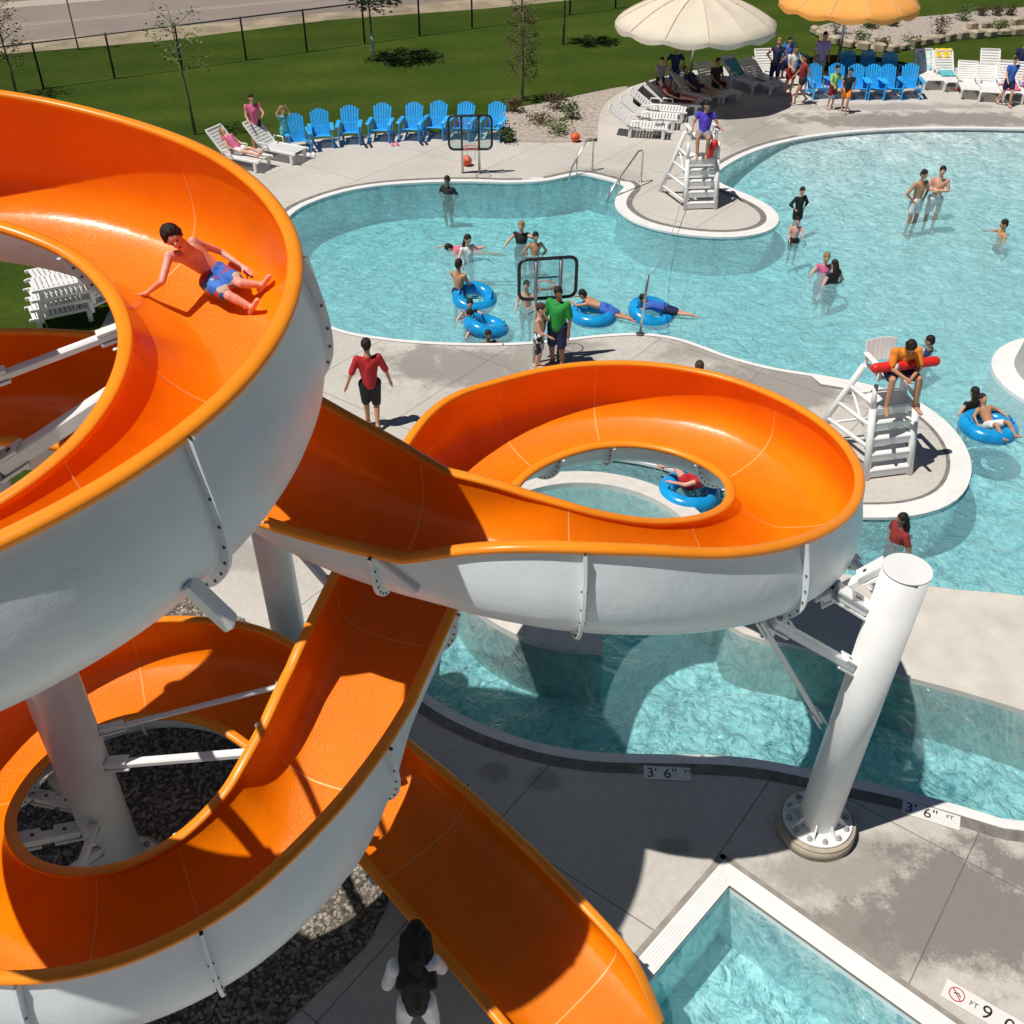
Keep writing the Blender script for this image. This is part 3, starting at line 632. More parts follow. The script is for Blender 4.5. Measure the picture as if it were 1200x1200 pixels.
# column behind the crossing
c3 = column(*xy(348, 790), 4.0, .22, 'white steel column behind the slide crossing on pale concrete', (-.05, 0), True)
L3 = c3.location; arm(c3, (L3.x+.2, L3.y-.08, 3.3), shell_pt(SEG(30.2), .85), .05); arm(c3, (L3.x+.2, L3.y-.1, 2.5), shell_pt(SEG(30.9), .8), .05); arm(c3, (L3.x+.1, L3.y-.2, 3.9), shell_pt(SEG(17.6), .5), .05)
# stub brackets carried by the slide itself
for (px, py, qx, qy, z0) in ((432, 655, 487, 690, 4.25), (222, 693, 268, 728, 4.6)):
    P = hit(px, py-8, BVE) or at(px, py, z0); Q = at(qx, qy, P.z-.30); d = (Q-P).normalized(); s_ = d.cross(Vector((0, 0, 1))).normalized(); M = Matrix((s_, d, s_.cross(d))).transposed()
    MB().box((P+Q)/2, (.10 if px > 300 else .13, (Q-P).length+.06, .08), M, 0, .012).build('support_stub', STEEL, slide)

# ------------------------------------------------------------------ people
def pose(kind, h=1.75, seed=0):
    """joints of a figure facing +y, feet (or seat) at the origin"""
    k = h/1.75; rnd = random.Random(seed); P = {}
    def S(**kw):
        for a, b in kw.items(): P[a] = Vector(b)
    hs = 1.0 if h > 1.5 else 1.16
    S(pel=(0, 0, .95), che=(0, .01, 1.27), nk=(0, 0, 1.47), hd=(0, .03, 1.64), sL=(-.185, 0, 1.42), sR=(.185, 0, 1.42), eL=(-.25, -.02, 1.15), eR=(.25, -.02, 1.15), wL=(-.27, .06, .90), wR=(.27, .06, .90),
      hL=(-.095, 0, .92), hR=(.095, 0, .92), kL=(-.11, .02, .50), kR=(.11, .02, .50), aL=(-.11, -.03, .09), aR=(.11, -.03, .09), tL=(-.13, .16, .04), tR=(.13, .16, .04))
    if kind == 'walk': S(kL=(-.10, .20, .53), aL=(-.10, .24, .10), tL=(-.11, .42, .05), kR=(.10, -.02, .50), aR=(.10, -.32, .16), tR=(.10, -.16, .05), eL=(-.25, -.13, 1.17), wL=(-.26, -.22, .95), eR=(.25, .06, 1.16), wR=(.25, .24, .98))
    if kind == 'walkback': S(kL=(-.09, .10, .51), aL=(-.08, .10, .09), tL=(-.10, .28, .04), kR=(.09, .03, .50), aR=(.06, -.16, .13), tR=(.07, .0, .04), eL=(-.31, -.04, 1.17), wL=(-.40, .0, .93), eR=(.30, -.03, 1.16), wR=(.36, .02, .92))
    if kind == 'armsup': S(eL=(-.27, .10, 1.55), wL=(-.16, .12, 1.76), eR=(.27, .10, 1.55), wR=(.14, .12, 1.76))
    if kind == 'reach': S(eL=(-.30, .18, 1.22), wL=(-.22, .40, 1.20), eR=(.24, .10, 1.15), wR=(.20, .32, 1.05))
    if kind == 'folded': S(eL=(-.26, .06, 1.17), wL=(.02, .20, 1.18), eR=(.26, .06, 1.17), wR=(-.02, .22, 1.22))
    if kind == 'hips': S(eL=(-.36, -.04, 1.18), wL=(-.18, .05, 1.0), eR=(.36, -.04, 1.18), wR=(.18, .05, 1.0))
    if kind == 'armsout': S(eL=(-.42, .10, 1.30), wL=(-.60, .22, 1.22), eR=(.42, .10, 1.30), wR=(.60, .22, 1.22))
    if kind == 'splash': S(eL=(-.36, .16, 1.38), wL=(-.30, .38, 1.50), eR=(.38, .12, 1.22), wR=(.44, .32, 1.16))
    if kind in ('sit', 'sitlean', 'highsit'):
        S(pel=(0, 0, .10), che=(0, -.05, .42), nk=(0, -.04, .62), hd=(0, -.01, .79), sL=(-.185, -.04, .57), sR=(.185, -.04, .57), eL=(-.25, .02, .32), eR=(.25, .02, .32), wL=(-.20, .24, .22), wR=(.20, .24, .22),
          hL=(-.095, .02, .09), hR=(.095, .02, .09), kL=(-.14, .44, .10), kR=(.14, .44, .10), aL=(-.13, .48, -.33), aR=(.13, .48, -.33), tL=(-.14, .66, -.39), tR=(.14, .66, -.39))
        if kind == 'sitlean': S(che=(0, .17, .40), nk=(0, .27, .55), hd=(.03, .37, .66), sL=(-.19, .24, .52), sR=(.19, .24, .52), eL=(-.24, .36, .28), eR=(.24, .34, .28), wL=(-.06, .50, .18), wR=(.08, .50, .20), kL=(-.22, .44, .12), kR=(.22, .44, .12), aL=(-.24, .50, -.34), aR=(.24, .50, -.34), tL=(-.28, .68, -.40), tR=(.30, .68, -.40))
        if kind == 'highsit': S(hd=(0, .03, .79), eL=(-.33, .02, .34), wL=(-.42, .16, .30), eR=(.30, .02, .34), wR=(.30, .22, .24), aL=(-.13, .40, -.34), tL=(-.13, .57, -.40), aR=(.10, .52, -.33), tR=(.10, .70, -.37))
    if kind == 'recline': S(pel=(0, 0, .10), che=(0, -.24, .30), nk=(0, -.39, .45), hd=(0, -.50, .57), sL=(-.185, -.35, .42), sR=(.185, -.35, .42), eL=(-.26, -.16, .25), eR=(.26, -.16, .25), wL=(-.22, .08, .16), wR=(.22, .08, .16),
          hL=(-.095, .03, .09), hR=(.095, .03, .09), kL=(-.10, .42, .17), kR=(.11, .45, .12), aL=(-.10, .82, .08), aR=(.10, .86, .07), tL=(-.11, .93, .20), tR=(.12, .97, .18))
    if kind == 'prone': S(pel=(0, -.45, .05), che=(0, -.13, .10), nk=(0, .08, .16), hd=(0, .22, .24), sL=(-.185, .03, .12), sR=(.185, .03, .12), eL=(-.30, .22, .08), eR=(.30, .22, .08), wL=(-.20, .44, .10), wR=(.20, .44, .10),
          hL=(-.095, -.50, .03), hR=(.095, -.50, .03), kL=(-.12, -.90, -.04), kR=(.12, -.92, -.10), aL=(-.12, -1.3, -.05), aR=(.12, -1.3, -.18), tL=(-.12, -1.46, -.10), tR=(.12, -1.46, -.22))
    if kind == 'swim': S(pel=(0, -.45, -.02), che=(0, -.13, .0), nk=(0, .08, .03), hd=(0, .22, .05), sL=(-.185, .03, .0), sR=(.185, .03, .0), eL=(-.36, .10, .02), eR=(.26, .26, .04), wL=(-.50, -.06, -.08), wR=(.18, .50, .03),
          hL=(-.095, -.50, -.03), hR=(.095, -.50, -.03), kL=(-.12, -.90, -.06), kR=(.12, -.92, -.16), aL=(-.12, -1.3, -.05), aR=(.12, -1.3, -.20), tL=(-.12, -1.46, -.10), tR=(.12, -1.46, -.22))
    if kind == 'tubesit': S(pel=(0, 0, -.02), che=(0, -.22, .18), nk=(0, -.35, .33), hd=(0, -.42, .46), sL=(-.185, -.32, .30), sR=(.185, -.32, .30), eL=(-.38, -.20, .22), eR=(.38, -.20, .22), wL=(-.46, .06, .16), wR=(.46, .04, .16),
          hL=(-.095, .02, .0), hR=(.095, .02, .0), kL=(-.16, .36, .26), kR=(.16, .34, .24), aL=(-.18, .70, .06), aR=(.18, .68, .04), tL=(-.2, .84, .12), tR=(.2, .82, .10))
    if kind == 'bendlook': S(che=(0, .12, 1.24), nk=(.02, .28, 1.40), hd=(.04, .40, 1.53), sL=(-.20, .20, 1.36), sR=(.20, .20, 1.36), eL=(-.30, .14, 1.12), wL=(-.22, .34, 1.0), eR=(.30, .26, 1.10), wR=(.24, .46, .98), kL=(-.16, .06, .50), aL=(-.22, -.02, .09), tL=(-.25, .18, .04), kR=(.15, .04, .50), aR=(.19, -.05, .09), tR=(.21, .15, .04))
    for a in P: P[a] = P[a]*k
    up = (P['hd']-P['nk'])
    P['hd'] = P['nk']+up*(1.0 if hs == 1 else 1.12)
    P['_k'] = k; P['_hs'] = hs; return P
def body_mb(P, slim=1.0, fingers=False):
    k = P['_k']*slim; hk = P['_k']*P['_hs']; mb = MB(); C = mb.capsule
    C(P['pel'], P['che'], .115*k, .12*k, 12); C(P['che'], P['nk'], .115*k, .065*k, 12)
    for s in 'LR':
        sg = -1 if s == 'L' else 1
        C(P['che'].lerp(P['s'+s], .2), P['s'+s], .105*k, .06*k); C(P['pel'], P['che'].lerp(P['s'+s], .45), .10*k, .09*k, 10); C(P['h'+s], P['pel'], .095*k, .105*k)
        C(P['s'+s], P['e'+s], .054*k, .042*k, 8); C(P['e'+s], P['w'+s], .042*k, .028*k, 8)
        hd = (P['w'+s]-P['e'+s]).normalized(); C(P['w'+s], P['w'+s]+hd*.085*k, .028*k, .034*k, 8)
        if not fingers: C(P['w'+s]+hd*.08*k, P['w'+s]+hd*.165*k, .03*k, .017*k, 6)
        C(P['h'+s], P['k'+s], .09*k, .057*k, 10); m = P['k'+s].lerp(P['a'+s], .3); C(P['k'+s], m, .055*k, .058*k, 8); C(m, P['a'+s], .056*k, .036*k, 8)
        back = (P['a'+s]-P['t'+s]).normalized()*.05*k; C(P['a'+s]+back+Vector((0, 0, -.03*k)), P['t'+s], .04*k, .032*k, 8)
    C(P['nk']-(P['hd']-P['nk'])*.3, P['hd'], .056*hk, .055*hk, 8)
    return mb, hk
def head_mb(mb, P, hk, face):
    """skull, jaw and nose on the body mesh; face = unit vector the head looks along"""
    up = (P['hd']-P['nk']).normalized(); f_ = (face-up*face.dot(up)).normalized(); r_ = f_.cross(up); M = Matrix((r_, f_, up)).transposed(); c = P['hd']+up*.035*hk
    mb.ell(c, (.077*hk, .098*hk, .105*hk), M); mb.ell(c+M@Vector((0, .025, -.06))*hk, (.058*hk, .066*hk, .07*hk), M)
    mb.ell(c+M@Vector((0, .102, -.025))*hk, (.014*hk, .020*hk, .028*hk), M, 8)
    for s in (-1, 1): mb.ell(c+M@Vector((s*.08, 0, -.02))*hk, (.012*hk, .022*hk, .034*hk), M, 8)
    return c, M
def remesh(o, vox, it=3):
    m = o.modifiers.new('Remesh', 'REMESH'); m.mode = 'VOXEL'; m.voxel_size = vox; m.use_smooth_shade = True
    q = o.modifiers.new('Smooth', 'SMOOTH'); q.factor = .6; q.iterations = it; return o
def dress(P, root, shirt=None, bottom=None, blen=.55, sleeve=.6, hairm='dark', hstyle='short', c=None, M=None, hk=1, vox=.02, tuck=False, suit=False, slim=1.0):
    k = P['_k']*slim
    if shirt:
        mb = MB(); C = mb.capsule; g = 1.14; base = P['pel'].lerp(P['che'], .0 if not suit else -.25)
        C(base, P['che'], .128*k*g, .128*k*g, 12); C(P['che'], P['che'].lerp(P['nk'], .72), .12*k*g, .075*k*g, 12)
        for s in 'LR':
            C(P['che'].lerp(P['s'+s], .2), P['s'+s], .108*k*g, .064*k*g); C(base, P['che'].lerp(P['s'+s], .45), .108*k*g, .096*k*g, 10)
            if sleeve: C(P['s'+s], P['s'+s].lerp(P['e'+s], min(1, sleeve)), .062*k*g, .056*k*g, 8)
            if sleeve > 1: C(P['e'+s], P['e'+s].lerp(P['w'+s], sleeve-1), .05*k*g, .04*k*g, 8)
        remesh(mb.build('shirt' if not suit else 'swimsuit', CL[shirt], root), vox, 2)
    if bottom:
        mb = MB(); C = mb.capsule; g = 1.12; C(P['pel'], P['pel'].lerp(P['che'], .22), .118*k*g, .112*k*g, 12)
        for s in 'LR':
            C(P['pel'], P['h'+s], .11*k*g, .102*k*g); L_ = blen
            C(P['h'+s], P['h'+s].lerp(P['k'+s], min(1, L_)), .10*k*g, (.10-.035*min(1, L_)+.012)*k*g, 10)
            if L_ > 1: C(P['k'+s], P['k'+s].lerp(P['a'+s], L_-1), .07*k*g, .055*k*g, 10)
        remesh(mb.build('shorts' if blen <= 1 else 'trousers', CL[bottom], root), vox, 2)
    mb = MB(); H = HR[hairm]
    mb.ell(c+M@Vector((0, -.014, .022))*hk, (.087*hk, .10*hk, .10*hk), M, 14); mb.ell(c+M@Vector((0, -.05, -.03))*hk, (.076*hk, .062*hk, .075*hk), M, 10)
    if hstyle in ('long', 'verylong'):
        L_ = .24 if hstyle == 'long' else .46; tail = P['nk'].lerp(P['pel'], L_*1.2/.55)-M@Vector((0, 1, 0))*.13*hk
        mb.capsule(c+M@Vector((0, -.06, -.03))*hk, P['nk']-M@Vector((0, .07, 0))*hk, .075*hk, .09*hk); mb.capsule(P['nk']-M@Vector((0, .07, 0))*hk, tail, .095*hk, .05*hk)
        if hstyle == 'verylong':
            for sx in (-.07, .07): mb.capsule(c+M@Vector((sx, -.03, -.04))*hk, P['nk'].lerp(P['pel'], .55)+M@Vector((sx*2.0, -.10, 0))*hk, .085*hk, .06*hk)
    if hstyle == 'tail': mb.capsule(c+M@Vector((0, -.09, .02))*hk, c+M@Vector((0, -.15, -.16))*hk, .035*hk, .02*hk)
    if vox <= .0141:
        rn_ = random.Random(11)
        for q in range(90):
            a = rn_.uniform(0, 6.28); b = rn_.uniform(-.25, 1.0); rxy = math.sqrt(max(0, 1-b*b)); d_ = Vector((math.cos(a)*rxy*.084, math.sin(a)*rxy*.098-.012, b*.098+.022))
            if d_.y > .045 and b < .45: continue
            mb.capsule(c+M@d_*hk, c+M@(d_*1.03+Vector((rn_.gauss(0, .012), rn_.gauss(-.004, .012), -.035)))*hk, .013*hk, .006*hk, 6)
    remesh(mb.build('hair', H, root), max(.009, vox*.6) if hk > 0 else vox, 2)
NPERS = 0
def person(loc, heading, label, h=1.75, kind='stand', sk='fair', hair='dark', hstyle='short', shirt=None, bottom='blue', blen=.6, sleeve=.6, vox=.02, look=(0, 1, 0), suit=False, slim=1.0, group=None, eyes=False):
    """heading: degrees, 0 = away from the camera, 90 = to the left in the picture, 180 = toward the camera"""
    global NPERS; NPERS += 1
    root = empty('person', loc, R(heading), label, 'person', group)
    P = pose(kind, h, NPERS); mb, hk = body_mb(P, slim); lk = Vector(look).normalized()
    if kind in ('prone', 'swim'): lk = Vector((0, .8, -.1)) if kind == 'prone' else Vector((0, .3, -1)); P['hd'] = P['nk']+Vector((0, .10, .12 if kind == 'prone' else .04))*P['_k']; up_ = Vector((0, .5, 1)) 
    c, M = head_mb(mb, P, hk, lk)
    b = mb.build('body', SK[sk], root); remesh(b, vox)
    dress(P, root, shirt, bottom, blen, sleeve, hair, hstyle, c, M, hk, vox, suit=suit, slim=slim)
    if eyes: face_parts(root, c, M, hk)
    return root, P
def face_parts(root, c, M, hk):
    for s in (-1, 1): MB().ell(c+M@Vector((s*.03, .086, -.005))*hk, (.011*hk, .008*hk, .007*hk), M, 8).build('eye', HR['dark'], root)
    MB().ell(c+M@Vector((0, .088, -.075))*hk, (.022*hk, .01*hk, .006*hk), M, 8).build('mouth', mat('lips', (.45, .1, .08), .5), root)
    MB()

# hands with five fingers for the figures that show them large
def hand(root, wrist, direc, palm_n, m, k=1.0, side=1, curl=.3):
    d = Vector(direc).normalized(); n_ = Vector(palm_n); n_ = (n_-d*n_.dot(d)).normalized(); s_ = d.cross(n_)*side; mb = MB(); w0 = Vector(wrist)
    for t in (-.028, -.01, .01, .028): mb.capsule(w0+d*.005*k+s_*t*.5*k, w0+d*.085*k+s_*t*k, .014*k, .0115*k, 8)
    for i, (t, L_) in enumerate(((-.031, .062), (-.011, .074), (.010, .069), (.030, .052))):
        a = w0+d*.085*k+s_*t*k; sp = d+s_*t*3.0; p1 = a+(sp*.5*L_-n_*curl*.012)*k; p2 = a+(sp*.98*L_-n_*curl*.045)*k; mb.capsule(a, p1, .0095*k, .0088*k, 8); mb.capsule(p1, p2, .0088*k, .0072*k, 8)
    a = w0+d*.025*k-s_*.026*k; b = a+(d*.55-s_*.75)*.042*k; mb.capsule(a, b, .013*k, .0105*k, 8); mb.capsule(b, b+(d*.85-s_*.35)*.036*k, .0105*k, .0085*k, 8)
    return mb

# boy on the slide: joints found on the channel surface itself
def on(px, py, up=0.0):
    p = hit(px, py); return p+Vector((0, 0, up))
def lift(px, py, z): return at(px, py, z)
pelv = on(256, 331); z0 = pelv.z; BP = {}
BP['pel'] = at(254, 322, z0+.10); BP['che'] = at(232, 301, z0+.27); BP['nk'] = at(219, 292, z0+.40); BP['hd'] = at(207, 281, z0+.50)
BP['sL'] = at(198, 300, z0+.36); BP['sR'] = at(226, 283, z0+.40); BP['eL'] = at(190, 330, z0+.22); BP['wL'] = on(174, 350, .05)
BP['eR'] = at(259, 295, z0+.24); BP['wR'] = at(284, 312, z0+.16)
BP['hL'] = at(245, 331, z0+.09); BP['hR'] = at(257, 318, z0+.10); kz = on(271, 350).z; BP['kL'] = at(269, 347, kz+.12); BP['kR'] = at(282, 332, on(283, 334).z+.12)
BP['aL'] = on(296, 368, .06); BP['aR'] = on(308, 343, .07); BP['tL'] = BP['aL']+Vector((.07, -.05, .09)); BP['tR'] = BP['aR']+Vector((.08, -.03, .09))
bk = 0.80; BP['_k'] = bk; BP['_hs'] = 1.12
boy = empty('person', BP['pel'], 0, 'bare chested boy in blue printed trunks sliding feet first down the orange slide', 'person')
off = BP['pel'].copy()
for a in list(BP):
    if isinstance(BP[a], Vector): BP[a] = BP[a]-off
up_ = (BP['hd']-BP['nk']).normalized(); BP['hd'] = BP['nk']+up_*.15*bk*1.12
mb, hk = body_mb(BP, .92, True)
fd = (Vector((.35, -.75, -.35))); c, M = head_mb(mb, BP, hk, fd)
for s, sd in (('L', 1), ('R', -1)):
    d = (BP['w'+s]-BP['e'+s]).normalized(); nrm = Vector((0, 0, 1)) if s == 'R' else Vector((.2, 0, 1)); hd_ = hand(boy, BP['w'+s], d+Vector((0, 0, .25 if s == 'L' else 0)), nrm, None, .86, sd); mb.add(hd_.v, hd_.f, 0, True)
remesh(mb.build('body', SK['pink'], boy), .0085, 4)
dress(BP, boy, None, 'boyprint', .72, 0, 'dark', 'short', c, M, hk, .012, slim=.96); face_parts(boy, c, M, hk)

def deckp(px, py, z=0.0): p = at(px, py, z); return (p.x, p.y, z)
g_sw = 'swimmers in the pool'
person(deckp(438, 500), 12, 'person in red shirt and black shorts walking away on the pale deck', 1.76, 'walkback', 'tan', 'dark', 'short', 'red', 'black', 1.0, .9, .014)
person(deckp(652, 428), 155, 'man in bright green shirt and navy shorts standing under the pool hoop', 1.68, 'stand', 'brown', 'dark', 'short', 'green', 'navy', .95, .9, .014, slim=1.18, look=(-.6, 1, -.3))
person(deckp(631, 431), 250, 'bare chested boy in black and white patterned trunks beside the man in green', 1.36, 'reach', 'fair', 'brown', 'short', None, 'bwprint', .95, 0, .013)
person(deckp(337, 178), 200, 'child with arms raised standing by the first blue chair', 1.28, 'armsup', 'fair', 'blond', 'short', 'teal', 'teal', .4, 0, .018)
lady, LP = person(deckp(493, 1222), 6, 'woman with long dark hair, black vest and white sleeves standing beside the slide chute', 1.5, 'bendlook', 'tan', 'dark', 'verylong', 'black', 'white', 1.85, 0, .011, slim=1.12)
k_ = LP['_k']*1.12; mb = MB()
for s_ in 'LR': mb.capsule(LP['s'+s_], LP['e'+s_], .080*k_, .064*k_, 10); mb.capsule(LP['e'+s_], LP['e'+s_].lerp(LP['w'+s_], .85), .062*k_, .048*k_, 10); mb.capsule(LP['che'].lerp(LP['s'+s_], .55), LP['s'+s_], .10*k_, .085*k_, 10)
for s_ in 'LR':
    q = MB(); q.capsule(LP['s'+s_], LP['e'+s_], .080*k_, .064*k_, 10); q.capsule(LP['e'+s_], LP['e'+s_].lerp(LP['w'+s_], .85), .062*k_, .048*k_, 10); q.capsule(LP['che'].lerp(LP['s'+s_], .7), LP['s'+s_], .09*k_, .085*k_, 10); remesh(q.build('sleeve', CL['white'], lady), .012, 2)
person(deckp(808, 521), 0, 'person half hidden behind the right slide loop with only brown hair in view', 1.66, 'stand', 'fair', 'brown', 'short', 'grey', 'black', .7, .6, .02)

# swimmers: (px, py at the water line, heading, kind, height, how much shows above water, ...)
def swim(px, py, hdg, show, label, h=1.4, kind='splash', **kw):
    """standing in the water; show = metres of the body above the surface"""
    p = at(px, py, WZ); z = WZ+show-h*1.0
    bot = WZ-depth(p.x, p.y)
    return person((p.x, p.y, max(z, bot) if show > 1.2 else z), hdg, label, h, kind, group=g_sw, vox=.017, **kw)
swim(525, 226, 150, .42, 'dark haired swimmer close to the far pool wall below the distant hoop', 1.5, 'hips', sk='brown', shirt='black', bottom='black')
p = at(525, 292, WZ); person((p.x+.2, p.y, WZ-.03), 90, 'swimmer in pink suit floating face down with head to the left', 1.45, 'swim', 'fair', 'dark', 'short', 'pink', None, .3, 0, .017, suit=True, group=g_sw)
swim(548, 306, 215, .62, 'dark haired girl in white top wading just right of the pink swimmer', 1.5, 'splash', sk='fair', hstyle='long', shirt='white', bottom='white', sleeve=0)
swim(538, 350, 330, .88, 'bare backed boy in blue trunks standing beside the blue tubes', 1.5, 'reach', sk='tan', bottom='navy')
swim(551, 372, 185, .40, 'child leaning on the upper left blue tube with both arms forward', 1.35, 'splash', sk='fair', shirt='grey', bottom='black', sleeve=0)
swim(552, 384, 95, .38, 'child reaching left in front of the lower left blue tube', 1.35, 'armsout', sk='fair', shirt='pink', bottom='black', sleeve=0)
swim(572, 402, 200, .26, 'dark haired child low in the water at the near pool edge', 1.3, 'splash', sk='brown', bottom='black')
swim(611, 284, 170, .50, 'light haired swimmer in dark top left of the boy behind the hoop', 1.5, 'splash', sk='fair', hair='blond', shirt='black', bottom='black', sleeve=0)
swim(627, 298, 190, .52, 'bare chested boy in the water just above the near hoop', 1.4, 'hips', sk='tan')
swim(617, 358, 160, .55, 'bare chested swimmer in dark trunks low left of the near hoop', 1.4, 'reach', sk='fair', bottom='black')
p = at(692, 366, WZ); person((p.x-.05, p.y, WZ+.16), 62, 'bare backed boy lying on the blue tube right of the man in green', 1.4, 'prone', 'tan', 'dark', 'short', None, 'blue', .7, 0, .016, group=g_sw)
p = at(765, 368, WZ); person((p.x-.1, p.y, WZ+.14), 80, 'swimmer lying over the blue tube nearest the thin deck post', 1.3, 'prone', 'fair', 'dark', 'short', 'blue', 'navy', .7, .5, .016, group=g_sw)
swim(1068, 260, 205, 1.32, 'tanned man in white trunks wading on the left of the pair', 1.74, 'hips', sk='tan', bottom='white', blen=.5)
swim(1090, 256, 165, 1.30, 'fair man with folded arms and white trunks wading on the right of the pair', 1.74, 'folded', sk='fair', bottom='white', blen=.75)
swim(934, 256, 200, .80, 'child in black swim shirt standing off the far island tip', 1.25, 'hips', sk='fair', shirt='black', bottom='black', sleeve=1.5)
swim(930, 284, 170, .62, 'bare chested child nearest the far island tip', 1.2, 'reach', sk='pink', bottom='black')
swim(965, 318, 180, .42, 'light haired swimmer behind the long haired woman in mid pool', 1.5, 'splash', sk='fair', hair='blond', shirt='pink', bottom='pink', sleeve=0)
swim(975, 330, 30, .50, 'woman with long dark hair bathing in mid pool', 1.6, 'hips', sk='fair', hstyle='long', shirt='black', bottom='black', sleeve=0)
swim(1174, 276, 90, .36, 'dark haired swimmer alone at the upper right of the pool', 1.5, 'armsout', sk='tan', bottom='black')
swim(1088, 412, 60, .30, 'swimmer in dark sleeves behind the orange shirted lifeguard', 1.5, 'armsout', sk='tan', shirt='navy', bottom='black', sleeve=1.7)
swim(1137, 480, 20, .42, 'dark haired girl behind the child in the blue tube at right', 1.4, 'hips', sk='fair', hstyle='long', shirt='black', bottom='black', sleeve=0)
p = at(1158, 502, WZ); person((p.x, p.y, WZ+.08), 200, 'boy sitting in the blue tube near the round grey island', 1.3, 'tubesit', 'tan', 'dark', 'short', None, 'white', .6, 0, .016, group=g_sw)
p = at(806, 577, WZ); person((p.x+.02, p.y-.08, WZ+.27), 35, 'swimmer in red lying back on a blue tube inside the slide loop', 1.5, 'tubesit', 'pink', 'dark', 'short', 'red', 'red', .25, 0, .014, suit=True, group=g_sw)
swim(1052, 632, 100, .50, 'swimmer in dark red top beside the near island wall', 1.6, 'hips', sk='brown', shirt='darkred', bottom='darkred', sleeve=.5, hstyle='long')

# inner tubes
def tube_ring(px, py, r, label, tilt=(0, 0), z=.05, rr=.15):
    p = at(px, py, WZ); o = empty('swim_tube', (p.x, p.y, WZ+z), 0, label, 'swim tube', 'blue swim tubes')
    o.rotation_euler = (R(tilt[0]), R(tilt[1]), 0)
    mb = MB(); mb.tube([(r*math.cos(2*math.pi*k/32), r*math.sin(2*math.pi*k/32), 0) for k in range(32)], rr, 12, 0, closed=True); mb.build('ring', BLUET, o)
    for s in (-1, 1): MB().tube([(s*r*1.0, -.12, rr-.01), (s*r*1.0, -.1, rr+.04), (s*r, .1, rr+.04), (s*r, .12, rr-.01)], .016, 6).build('handle', BLUET, o)
    return o
tube_ring(556, 352, .36, 'blue tube floating upper left beside the bare backed boy', (14, 8)); tube_ring(570, 385, .36, 'blue tube floating lower left near the pool edge', (-8, 16))
tube_ring(695, 371, .38, 'blue tube under the boy right of the man in green'); tube_ring(763, 369, .38, 'blue tube nearest the thin post on the deck', (10, 12))
tube_ring(1157, 503, .38, 'blue tube around the boy near the round grey island'); tube_ring(807, 579, .38, 'blue tube seen through the right slide loop')

# ------------------------------------------------------------------ lifeguard chairs
def guard_chair(loc, hdg, label, wide_legs=True):
    """front (the steps) faces -y in its own frame"""
    o = empty('lifeguard_chair', loc, R(hdg), label, 'lifeguard chair', 'tall white lifeguard chairs')
    pz, w_ = 1.22, .76
    for i in range(5):
        z = .16+i*.265; y = -.46+i*.085
        MB().box((0, y, z), (w_-.02*i, .24, .06), None, 0, .02).box((0, y-.10, z-.07), (w_-.02*i, .035, .13), None, 0, .01).build('step', PLASTIC, o) if i < 4 else MB().box((0, -.02, pz), (w_+.02, .44, .06), None, 0, .015).box((0, -.235, pz-.07), (w_+.02, .03, .13), None, 0, .008).build('platform', PLASTIC, o)
    for s in (-1, 1):
        mb = MB(); x = s*(w_/2+.02)
        mb.tube([(x, -.56, 0), (x, -.24, pz)], .062, 8); mb.tube([(x, -.24, pz), (x, -.16, pz+.42)], .045, 8); mb.build('front_leg', PLASTIC, o)
        mb = MB(); mb.tube([(s*(w_/2+.42), .78, 0), (s*(w_/2+.02), .30, 1.75)], .055, 8); mb.build('rear_leg', PLASTIC, o)
        mb = MB()
        for z in (.18, .55, .92, 1.3):
            t = z/1.75; rx = s*(w_/2+.42-.40*t); ry = .78-.48*t; fy = -.56+.32*min(1, z/pz); mb.tube([(x, fy, z), (rx, ry, z)], .04, 6)
        mb.tube([(x, -.40, .55), (s*(w_/2+.12), .42, 1.35)], .024, 6); mb.build('side_rail', PLASTIC, o)
    MB().box((0, .17, 1.68), (.60, .50, .05), None, 0, .015).build('seat', PLASTIC, o)
    mb = MB()
    for k in range(7):
        x = -.24+k*.08; hh = .40-.5*x*x; mb.box((x, .45+.09, 1.70+hh/2), (.0805, .025, hh), rotx(R(-14)), 0, .008)
    mb.build('backrest', PLASTIC, o)
    for s in (-1, 1): MB().box((s*.36, .13, 1.93), (.10, .56, .035), None, 0, .012).box((s*.34, -.10, 1.80), (.04, .05, .25)).box((s*.34, .36, 1.80), (.04, .05, .25)).build('armrest', PLASTIC, o)
    for z in (.4, 1.1): t = z/1.75; MB().tube([(-(w_/2+.42-.40*t), .78-.48*t, z), ((w_/2+.42-.40*t), .78-.48*t, z)], .026, 6).build('rear_rail', PLASTIC, o)
    return o
def in_frame(o, v): return Matrix.Translation(o.location)@Matrix.Rotation(o.rotation_euler.z, 4, 'Z')@Vector(v)
G2 = guard_chair(deckp(1022, 537), 11, 'tall white lifeguard chair on the near rounded deck beside the right slide loop')
G1 = guard_chair(deckp(815, 236), 4, 'tall white lifeguard chair on the far narrow deck island')
p = in_frame(G2, (0, .05, 1.71)); person(p, 186, 'lifeguard in orange shirt leaning forward with a red float across the lap', 1.78, 'sitlean', 'tan', 'dark', 'short', 'orange', 'navy', .75, .8, .013, look=(.2, 1, -.8), eyes=True)
def rescue_float(o, y, z, label, tilt=0):
    q = in_frame(o, (0, y, z)); f_ = empty('rescue_float', q, o.rotation_euler.z+R(tilt), label, 'rescue float')
    mb = MB(); mb.capsule((-.52, 0, 0), (.52, .02, .02), .085, .085, 12); mb.build('foam_body', RUBRED, f_)
    for x in (-.2, .2): mb = MB(); mb.tube([(x-.03, 0, 0), (x+.03, 0, 0)], .09, 12); mb.build('strap', CL['white'], f_)
